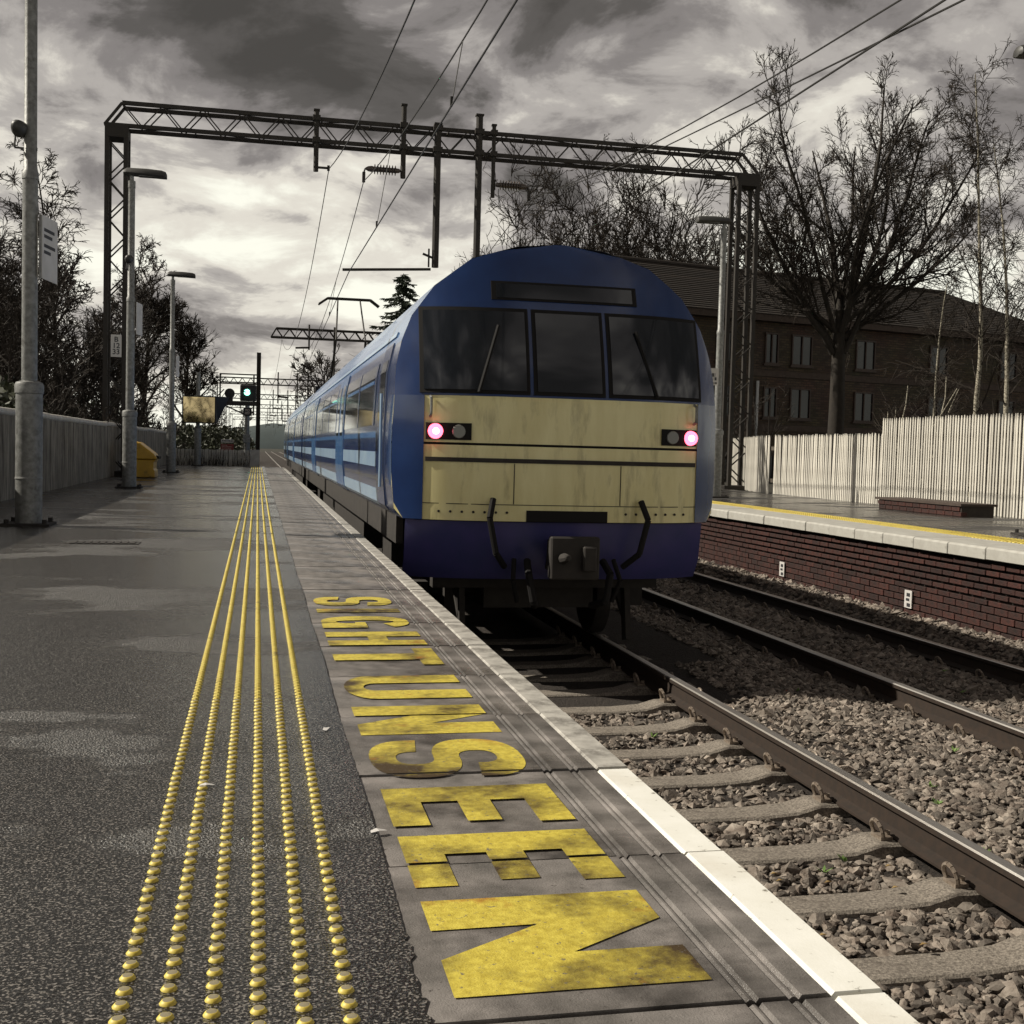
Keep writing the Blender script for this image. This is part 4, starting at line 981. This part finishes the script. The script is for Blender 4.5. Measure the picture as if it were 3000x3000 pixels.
# valance below the floor
b = MB()
vs = []; K = 14
for z, o_ in ((.26, 0.0), (-.06, .05), (-.22, .16)):
    for i in range(K + 1):
        u = -1.28 + 2.56 * i / K; vs.append((u, yf(u, .3) + .05 + o_, z))
fs = [(r * (K + 1) + i, r * (K + 1) + i + 1, (r + 1) * (K + 1) + i + 1, (r + 1) * (K + 1) + i) for r in range(2) for i in range(K)]
nv = len(vs); vs += [(x, y + .05, z) for x, y, z in vs]; fs += [tuple(nv + q for q in f[::-1]) for f in fs]
b.add(vs, fs); b.build('valance', MT['purple'], c1, smooth=True)
b = MB(); b.box(-.14, .14, YN - .22, YN + .6, -.13, .13); b.box(-.2, .2, YN - .30, YN - .2, -.17, .17); b.tube((-.1, YN - .31, .0), (-.1, YN - .45, .02), .05, .03, 8); b.box(.05, .16, YN - .36, YN - .28, -.1, .1); b.build('coupler', MT['under'], c1, bevel=.015)
for yb in (YN + 3.0, YN + CL - 3.2, YN + CL + .55 + 3, YN + 2 * CL - 3):
    bg_ = MB()
    for s in (-1, 1): bg_.box(*sorted((s * .95, s * 1.08)), yb - 1.75, yb + 1.75, -.58, -.36); bg_.box(*sorted((s * .9, s * 1.14)), yb - .45, yb + .45, -.42, -.05)
    bg_.box(-.95, .95, yb - .25, yb + .25, -.5, -.3); q = bg_.build('bogie', MT['under'], train)
    for dy in (-1.3, 1.3):
        b = MB()
        for s in (-1, 1): b.lathe([(.40, s * .66), (.42, s * .70), (.42, s * .79), (.2, s * .80)], 24, (0, yb + dy, -.48), axis='X')
        b.tube((-.9, yb + dy, -.48), (.9, yb + dy, -.48), .08, n=8); b.build('wheelset', MT['under'], q, smooth=True)
for q in (YN + 4.2, YN + 10.5, YN + 16.2, YN + 27, YN + 36):
    b = MB(); b.extrude([(-.55, 2.50), (.55, 2.50), (.5, 2.66), (-.5, 2.66)], q - .8, q + .8); b.build('roof_vent', MT['roofpaint'], train, bevel=.03)
# pantograph
b = MB(); YP = YN + 24.5
b.box(-.6, .6, YP - .7, YP + .7, 2.62, 2.70)
for s in (-.45, .45): b.tube((s, YP + .6, 2.7), (s * .9, YP - .75, 3.75), .035, n=6); b.tube((s * .9, YP - .75, 3.75), (s * .7, YP + .2, 4.95), .025, n=6)
b.bar((-.5, YP - .75, 3.75), (.5, YP - .75, 3.75), .04, .04)
for dy in (-.14, .14): b.path([(-.85, YP + .2 + dy, 4.82), (-.6, YP + .2 + dy, 5.0), (.6, YP + .2 + dy, 5.0), (.85, YP + .2 + dy, 4.82)], .025, 6)
b.build('pantograph', MT['gantry'], train)

# ------------------------------------------------------------------ brick flats behind the far platform
FA = math.atan2(.23, 1.0); FX, FY = 17.0, 52.0
fl = thing('brick_flats', 'dark three storey brick block of flats with a long tiled roof behind the bare trees', 'building', (FX, FY, -1.4), rz=FA)
FW, FD = 28.0, 11.0; EZ = 9.1
b = MB(); b.box(-4.5, FW, 0, FD, 0, EZ); b.build('wall', MT['flats'], fl)
for z in (3.55, 6.15):
    b = MB(); b.box(-4.6, FW + .1, -.06, 0, z, z + .28); b.build('string_course', MT['stringcourse'], fl)
b = MB(); b.box(-4.9, FW + .4, -.5, .0, EZ - .35, EZ - .05); b.build('eaves_board', MT['stringcourse'], fl)
def fwin(x, z, w, h):
    b = MB(); t_ = .07
    for x0, x1, z0, z1 in ((x, x + t_, z, z + h), (x + w - t_, x + w, z, z + h), (x + t_, x + w - t_, z, z + t_), (x + t_, x + w - t_, z + h - t_, z + h), (x + w / 2 - .03, x + w / 2 + .03, z + t_, z + h - t_)): b.box(x0, x1, -.10, .02, z0, z1)
    b.box(x - .08, x + w + .08, -.14, .02, z - .09, z - .003)
    f = b.build('window', MT['winframe'], fl)
    b = MB(); b.box(x + t_, x + w - t_, -.03, -.012, z + t_, z + h - t_); b.build('pane', MT['winglass'], f)
for z in (1.1, 4.15, 6.75):
    for x in (4.2, 8.6, 12.6, 17.5, 22.5, 26): fwin(x - (0.0), z, 1.25 if x != 4.2 else .9, 1.5)
    fwin(7.0, z, .8, 1.5)
b = MB(); b.tube((6.6, -.12, .2), (6.6, -.12, 5.9), .07, n=8); b.build('downpipe', MT['pipe'], fl)
b = MB(); NR = 22
for i in range(NR):
    t0, t1 = i / NR, (i + 1) / NR
    y0, y1 = -.55 + 6.1 * t0, -.55 + 6.1 * t1; z0, z1 = EZ - .05 + 3.0 * t0, EZ - .05 + 3.0 * t1
    l0, l1 = -4.9 + 4.5 * t0, -4.9 + 4.5 * t1; r0, r1 = FW + .4 - 4.5 * t0, FW + .4 - 4.5 * t1
    b.add([(l0, y0, z0 + .05), (r0, y0, z0 + .05), (r1, y1 + .06, z1 + .01), (l1, y1 + .06, z1 + .01), (l0, y0, z0), (r0, y0, z0)], [(0, 1, 2, 3), (0, 4, 5, 1)])
    b.add([(l0, y0, z0 + .05), (l1, y1, z1 + .05), (l1, FD + .55 - (y1 + .55), z1 + .05), (l0, FD + .55 - (y0 + .55), z0 + .05)], [(0, 1, 2, 3)])
    b.add([(r0, y0, z0 + .05), (r1, y1, z1 + .05), (r1, FD + .55 - (y1 + .55), z1 + .05), (r0, FD + .55 - (y0 + .55), z0 + .05)], [(0, 1, 2, 3)])
    b.add([(l0, FD - y0, z0 + .05), (r0, FD - y0, z0 + .05), (r1, FD - y1, z1 + .05), (l1, FD - y1, z1 + .05)], [(0, 1, 2, 3)])
b.build('tiled_roof', MT['tile'], fl)
b = MB(); b.tube((-.4, 5.5, EZ + 3.0), (FW - 4.1, 5.5, EZ + 3.0), .12, n=8); b.build('ridge_tiles', MT['tile'], fl)

# ------------------------------------------------------------------ trees
def grow(seed, trunk, levels, trop):
    """trunk: list of (pos, dir, length, r0, r1, nseg, wob); levels: dicts; returns per-level segment arrays"""
    g_ = np.random.default_rng(seed); out_ = []
    P = np.array([t[0] for t in trunk], float); D = np.array([t[1] for t in trunk], float); Ln = np.array([t[2] for t in trunk], float)
    R0 = np.array([t[3] for t in trunk], float); R1 = np.array([t[4] for t in trunk], float); ns, wob = trunk[0][5], trunk[0][6]; up = trop[0]
    for li in range(len(levels) + 1):
        D /= np.linalg.norm(D, axis=1, keepdims=True); m = len(P); pts = [P]; dirs = [D]; p, d = P, D
        for s in range(ns):
            d = d + g_.normal(0, wob, (m, 3)) + np.array([0, 0, up]); d = d / np.linalg.norm(d, axis=1, keepdims=True)
            p = p + d * (Ln / ns)[:, None]; pts.append(p); dirs.append(d)
        rad = [R0 + (R1 - R0) * s / ns for s in range(ns + 1)]
        for s in range(ns): out_.append((li, pts[s], pts[s + 1], rad[s], rad[s + 1]))
        if li == len(levels): break
        lv = levels[li]; k_ = lv['n']; A = np.array(pts); Dn = np.array(dirs); Ra = np.array(rad)
        t = g_.uniform(lv['t0'], lv.get('t1', 1.0), (m, k_)) * ns; i = np.minimum(t.astype(int), ns - 1); f = (t - i)[..., None]
        idx = np.arange(m)[:, None].repeat(k_, 1)
        Pc = A[i, idx] * (1 - f) + A[i + 1, idx] * f; Dc = Dn[i + 1, idx]; Rc = Ra[i, idx] * (1 - f[..., 0]) + Ra[i + 1, idx] * f[..., 0]
        q = g_.normal(0, 1, (m, k_, 3)); q -= (q * Dc).sum(-1, keepdims=True) * Dc; q /= np.linalg.norm(q, axis=-1, keepdims=True)
        an = np.radians(g_.normal(lv['a'], lv.get('as', 9), (m, k_)))[..., None]
        Dc = Dc * np.cos(an) + q * np.sin(an)
        fall = 1 - lv.get('fall', .45) * (t / ns)
        Lc = Ln[:, None] * lv['l'] * g_.uniform(.65, 1.2, (m, k_)) * fall if not lv.get('abs') else lv['l'] * g_.uniform(.6, 1.25, (m, k_)) * fall
        P = Pc.reshape(-1, 3); D = Dc.reshape(-1, 3); Ln = Lc.ravel(); R0 = np.minimum(Rc.ravel() * lv.get('rr', .65), lv.get('rmax', 9)); R0 = np.maximum(R0, lv.get('rmin', .006)); R1 = R0 * lv.get('taper', .4)
        ns, wob, up = lv['ns'], lv['w'], trop[li + 1]
    return out_
def tubes(segs, sides):
    A = np.concatenate([s[1] for s in segs]); B = np.concatenate([s[2] for s in segs]); ra = np.concatenate([s[3] for s in segs]); rb = np.concatenate([s[4] for s in segs])
    d = B - A; d /= np.linalg.norm(d, axis=1, keepdims=True) + 1e-9
    h = np.where(np.abs(d[:, 2:3]) < .9, np.array([[0, 0, 1.]]), np.array([[1., 0, 0]])); a = np.cross(d, h); a /= np.linalg.norm(a, axis=1, keepdims=True); b_ = np.cross(d, a)
    t = np.arange(sides) * 2 * np.pi / sides
    ring = a[:, None] * np.cos(t)[None, :, None] + b_[:, None] * np.sin(t)[None, :, None]
    V_ = np.concatenate([A[:, None] + ring * ra[:, None, None], B[:, None] + ring * rb[:, None, None]], 1)
    i = np.arange(sides); j = (i + 1) % sides; f = np.c_[i, j, j + sides, i + sides]
    return V_.reshape(-1, 3), (f[None] + (np.arange(len(A)) * 2 * sides)[:, None, None]).reshape(-1, 4)
TREE_CACHE = {}
def tree(name, lab, grp, loc, segs, split, bark=MT['bark'], twig=MT['twig'], cat='tree', rz=0, sc=1, key=None):
    """segs: a function giving the segments; trees with the same key share their two meshes, turned and scaled"""
    t = thing(name, lab, cat, loc, grp, rz); t.scale = (sc, sc, sc)
    if key not in TREE_CACHE or key is None:
        g_ = segs()
        v, f = tubes([s for s in g_ if s[0] < split], 6); m1 = np_mesh('trunk', v, f, bark, smooth=True)
        v, f = tubes([s for s in g_ if s[0] >= split], 3); TREE_CACHE[key] = (m1, np_mesh('crown', v, f, twig))
    m1, m2 = TREE_CACHE[key]; tk = link('stems' if cat == 'bush' else 'trunk', m1, t); link('crown', m2, t)
    if cat == 'bush': tk['kind'] = 'stuff'
    return t
UP = (0, 0, 1)
def spreading(seed, H, stems, r, lean=.3, dens=1.0, twig=.009, n0=11, n1=9):
    g_ = random.Random(seed); tr = []
    for i in range(stems):
        a = 2 * math.pi * i / stems + g_.uniform(-.5, .5); l_ = lean * g_.uniform(.4, 1.3) if stems > 1 else .03
        tr.append(((.15 * math.cos(a) * (stems > 1), .15 * math.sin(a) * (stems > 1), -.3), (math.cos(a) * l_, math.sin(a) * l_, 1), H * g_.uniform(.72, .95), r * g_.uniform(.8, 1.1), r * .16, 9, .07))
    n3 = int(5 * dens)
    return grow(seed, tr, [dict(n=n0, t0=.28, a=38, l=.46, ns=6, w=.12, rr=.55, rmin=.02), dict(n=n1, t0=.15, a=40, l=.56, ns=4, w=.16, rr=.55, rmin=twig * 1.5), dict(n=n3, t0=.1, a=40, l=.64, ns=3, w=.18, rr=.6, rmin=twig), dict(n=3, t0=.2, a=36, l=.62, ns=2, w=.16, rr=.7, rmin=twig * .75)], (.02, .07, .06, .05, .05))
def fan_tree(seed):
    g_ = random.Random(seed); tr = []
    for i, (ang, lean, ln) in enumerate(((180, 1.0, 7.0), (165, .62, 8.0), (205, .34, 8.6), (95, .18, 9.2), (350, .40, 8.9), (8, .75, 8.4), (-20, 1.15, 7.8), (265, .45, 8.2), (60, .6, 8.2), (10, 1.6, 6.8), (185, 1.6, 5.4), (300, .25, 8.8))):
        a = R(ang); tr.append(((.22 * math.cos(a), .22 * math.sin(a), g_.uniform(4.6, 6.6)), (math.cos(a) * lean, math.sin(a) * lean, 1), ln, .125 * g_.uniform(.8, 1.15), .028, 9, .07))
    seg = grow(seed, tr, [dict(n=12, t0=.10, a=40, l=.44, ns=6, w=.12, rr=.5, rmin=.02, fall=.5), dict(n=9, t0=.1, a=40, l=.54, ns=4, w=.16, rr=.55, rmin=.016), dict(n=6, t0=.1, a=38, l=.60, ns=3, w=.17, rr=.6, rmin=.0125), dict(n=2, t0=.2, a=34, l=.65, ns=3, w=.15, rr=.7, rmin=.011)], (.05, .07, .06, .05, .05))
    tk = np.array([[0, 0, -.5], [.05, .03, 3.0], [0, 0, 6.7]]); 
    return [(0, tk[:-1], tk[1:], np.array([.33, .29]), np.array([.29, .20]))] + seg
def birch(seed, H, r, droop=-.06, n=34, twig=.008):
    return grow(seed, [((0, 0, -.3), (.03, .02, 1), H, r, .015, 12, .035)], [dict(n=n, t0=.2, a=40, l=.32, ns=6, w=.10, rr=.38, rmin=.014, fall=.70), dict(n=8, t0=.15, a=40, l=.52, ns=4, w=.15, rr=.5, rmin=twig), dict(n=6, t0=.1, a=38, l=.62, ns=4, w=.12, rr=.7, rmin=twig * .8)], (.01, .05, droop, droop * 2.5))
def shrub(seed, H, stems, spread, r=.03, twig=.007):
    g_ = random.Random(seed); tr = [((g_.uniform(-spread, spread), g_.uniform(-spread, spread), -.2), (g_.gauss(0, .25), g_.gauss(0, .25), 1), H * g_.uniform(.6, 1.0), r, r * .3, 6, .08) for _ in range(stems)]
    return grow(seed, tr, [dict(n=8, t0=.15, a=32, l=.45, ns=4, w=.1, rr=.6, rmin=twig * 1.3), dict(n=6, t0=.15, a=34, l=.5, ns=3, w=.12, rr=.65, rmin=twig), dict(n=3, t0=.2, a=32, l=.5, ns=2, w=.12, rr=.7, rmin=twig * .8)], (.02, .05, .05, .05))

# right side
tree('spreading_tree', 'big spreading bare tree with a rounded crown in front of the dark brick flats', None, (21.2, 41.0, -.3), lambda: fan_tree(3), 2)
tree('birch_tree', 'bare birch with pale bark right of the big spreading tree, tallest of the right-hand birches', 'birches by the flats', (23.2, 35.2, -.3), lambda: birch(5, 14.2, .10, -.06, 40, .012), 1, bark=MT['birch'])
tree('birch_tree', 'bare drooping birch at the right picture edge', 'birches by the flats', (24.6, 35.5, -.3), lambda: birch(6, 13.2, .10, -.10, 40, .012), 1, bark=MT['birch'])
tree('birch_tree', 'thin young birch stem between the big tree and the taller birches', 'birches by the flats', (21.6, 35.0, -.3), lambda: birch(8, 7.2, .06, -.03, 22), 1, bark=MT['birch'])
tree('bare_bush', 'pale-stemmed bare bush behind the tall white fence', 'bushes by the flats', (19.3, 33.0, -.3), lambda: shrub(12, 4.6, 7, .5, .045), 1, bark=MT['birch'], cat='bush')
tree('bare_bush', 'bare bush behind the low white fence beside the gantry leg', 'bushes by the flats', (15.2, 36.0, -.3), lambda: shrub(13, 3.6, 9, .9, .035), 1, cat='bush')
tree('bare_bush', 'bare bush low behind the tall fence at the right picture edge', 'bushes by the flats', (22.4, 31.0, -.3), lambda: shrub(15, 3.4, 9, .9, .035), 1, cat='bush')
for i, (x, y, h, sd, lab) in enumerate(((17.8, 76, 17.2, 21, 'bare tree behind the flats, leftmost of the row above the train'), (22.0, 76, 18.6, 22, 'bare tree behind the flats, middle of the row above the train'), (26.6, 76, 19.6, 23, 'bare tree behind the flats, close to the right gantry leg'), (31.5, 76, 18.8, 24, 'bare tree behind the roof, half hidden by the big spreading tree'))):
    tree('bare_tree', lab, 'bare trees behind the flats', (x, y, -1), lambda: spreading(21 + i % 2, 19.5, 6, .13, .30, 0.75, .024, 12, 8), 2, rz=i * 1.9, sc=h * 1.1 / 19.5, key=('row', i % 2))
# conifer
def conifer(seed, H, R_, lab, loc, grp=None):
    g_ = random.Random(seed); t = thing('conifer_tree', lab, 'tree', loc, grp)
    b = MB(); b.tube((0, 0, -.5), (0, 0, H), .22, .02, 8); b.build('trunk', MT['bark'], t)
    A_, B_, rA, rB = [], [], [], []; z = H * .1
    while z < H * .985:
        rr = R_ * (1 - z / H) ** .85 * g_.uniform(.45, 1.2) + .12
        for k_ in range(2):
            a = g_.uniform(0, 6.28); r2 = rr * g_.uniform(.6, 1.1); tip = Vector((math.cos(a) * r2, math.sin(a) * r2, z - .22 * r2)); base = Vector((0, 0, z + .25)); m_ = 4 + int(r2 * 6)
            for q in range(m_):
                f = (q + .6) / m_; p = base.lerp(tip, f) + Vector((0, 0, .22 * r2 * f * f))
                for _ in range(4):
                    b2 = g_.uniform(0, 6.28); l_ = g_.uniform(.15, .5) * (1.15 - f * .6)
                    A_.append(p); B_.append(p + Vector((math.cos(a) * .15 + math.cos(b2) * l_, math.sin(a) * .15 + math.sin(b2) * l_, g_.uniform(-.30, .04)))); rA.append(.05); rB.append(.02)
        z += g_.uniform(.07, .2)
    v, f = tubes([(0, np.array(A_), np.array(B_), np.array(rA), np.array(rB))], 3); link('crown', np_mesh('crown', v, f, MT['needle']), t); return t
conifer(4, 16.3, 8.6, 'dark layered conifer rising behind the train roof', (11.3, 96, -1.4))
# left side: birches and spreading trees behind the fence
for i, (x, y, h, sd, lab) in enumerate(((-7.9, 50, 13.2, 31, 'tall bare birch between the nearest lamp post and the gantry mast'), (-10.0, 52, 11.4, 32, 'bare birch seen left of the nearest lamp post'), (-6.4, 55, 10.2, 33, 'bare birch just right of the left gantry mast'))):
    tree('birch_tree', lab, 'bare birches beyond the left fence', (x, y, -.3), lambda: birch(31, 12, .13, -.05, 52, .020), 1, rz=i * 2.1, sc=h / 12, key='lb')
for i, (x, y, h, sd, st, lab) in enumerate(((-8.3, 40, 8.8, 41, 3, 'bare tree at the left picture edge behind the fence'), (-6.2, 42, 6.6, 42, 3, 'low bare tree behind the nearest lamp post'), (-5.4, 46, 7.2, 43, 3, 'bare forked tree behind the left gantry mast'), (-6.2, 66, 11.2, 44, 1, 'bare rounded tree behind the second lamp post'), (-4.6, 72, 9.9, 45, 1, 'bare rounded tree right of the third lamp post'), (-6.6, 36, 6.2, 46, 4, 'low bare tree leaning over the fence by the gantry mast'), (-11.5, 60, 11.5, 47, 3, 'bare tree farther back at the left picture edge'))):
    tree('bare_tree', lab, 'bare trees beyond the left fence', (x, y, -.3), lambda: spreading(sd, 9.0, st, .11 if st > 1 else .17, .35, 1.2, .020, 13 if st > 1 else 30, 9), 2, rz=i * 1.7, sc=h * .92 / 9.0, key=('lt', st, i % 2 if st == 3 else 0))
for i, (x, y, h, sd) in enumerate(((-5.9, 17, 2.0, 51), (-6.3, 22, 2.4, 52), (-5.7, 27, 2.5, 53), (-6.0, 33, 2.8, 54), (-5.6, 39, 2.9, 55), (-6.1, 45, 3.0, 56), (-5.3, 51, 3.2, 57), (-6.6, 30, 3.2, 58), (-7.5, 37, 3.6, 59))):
    tree('thicket_bush', ('dense dark bare bush behind the left fence, ' + ORD[i] + ' along the fence'), 'dark bushes behind the left fence', (x, y, -.2), lambda: shrub(50 + i % 3, 2.8, 24, 1.5, .024, .013), 1, cat='bush', rz=i * 1.3, sc=h / 2.8, key=('bush', i % 3))
# leafy dark ivy mass below the trees
v_, f_ = [], []
def leafmass(name, boxes, nper, m, size):
    V_, F_ = [], []
    for (x, y, z, sx, sy, sz) in boxes:
        c = rng.normal(0, 1, (nper, 3)); c /= np.linalg.norm(c, axis=1, keepdims=True); c *= rng.uniform(.3, 1, (nper, 1)) ** .4
        c = c * [sx, sy, sz] + [x, y, z]; a = rng.normal(0, 1, (nper, 3)); a /= np.linalg.norm(a, axis=1, keepdims=True); b_ = np.cross(a, rng.normal(0, 1, (nper, 3))); b_ /= np.linalg.norm(b_, axis=1, keepdims=True)
        s = size * rng.uniform(.5, 1.3, (nper, 1)); q = np.stack([c - a * s, c - b_ * s * .6, c + a * s, c + b_ * s * .6], 1); o = sum(len(x_) for x_ in V_)
        V_.append(q.reshape(-1, 3)); F_.append(np.arange(nper * 4).reshape(-1, 4) + o)
    return tag(link(name, np_mesh(name, np.concatenate(V_), np.concatenate(F_), m)), kind='stuff')
leafmass('undergrowth', [(-5.0 - random.uniform(0, 2.5), y, random.uniform(.5, 1.3), 1.3, 1.8, random.uniform(.8, 1.5)) for y in np.arange(14, 60, 2.0)] + [(random.uniform(-4.5, -1.5), 62 + random.uniform(0, 12), 0.6, 1.6, 2.5, 1.2) for _ in range(9)], 900, MT['ivy'], .10)
# distance: bushes along the line, trees and hills
for i, (x, y, h, sd, lab) in enumerate(((-3.2, 130, 6.2, 61, 'small far bare tree between the mirror and the signal'), (-4.6, 118, 5.2, 62, 'smaller far bare tree left of the signal post'), (9.5, 150, 13.5, 63, 'far bare tree above the train roof right of the signal'), (8.4, 120, 11.0, 64, 'far rounded bare tree behind the end of the train roof'), (9.5, 210, 9.0, 65, 'farthest rounded bare tree at the end of the train'))):
    tree('bare_tree', lab, 'bare trees far along the line', (x, y, -1.4), lambda: spreading(61 + i % 2, 9.0, 2, .18, .3, .9, .03), 2, rz=i * 1.4, sc=h / 9.0, key=('far', i % 2))
leafmass('far_hedge', [(random.uniform(-9, -2.5), 78 + i * 6, random.uniform(-.6, .6), 2.5, 4, random.uniform(1.4, 2.4)) for i in range(16)] + [(random.uniform(9, 14), 110 + i * 14, random.uniform(-.2, .8), 2.5, 4, random.uniform(1.4, 2.4)) for i in range(14)], 900, MT['ivy'], .17)
xs_ = np.linspace(-420, 700, 90); b = MB(); vs = []
for x in xs_:
    hgt = 9 + 5 * math.sin(x * .013) + 3 * math.sin(x * .041 + 1) + random.uniform(-.8, .8); vs += [(x, 640, -2), (x, 650, hgt * .6), (x, 700, hgt)]
fs = [(3 * i + k_, 3 * i + 3 + k_, 3 * i + 4 + k_, 3 * i + 1 + k_) for i in range(len(xs_) - 1) for k_ in range(2)]
b.add(vs, fs); tag(b.build('hills', MT['hill'], smooth=True), kind='structure')
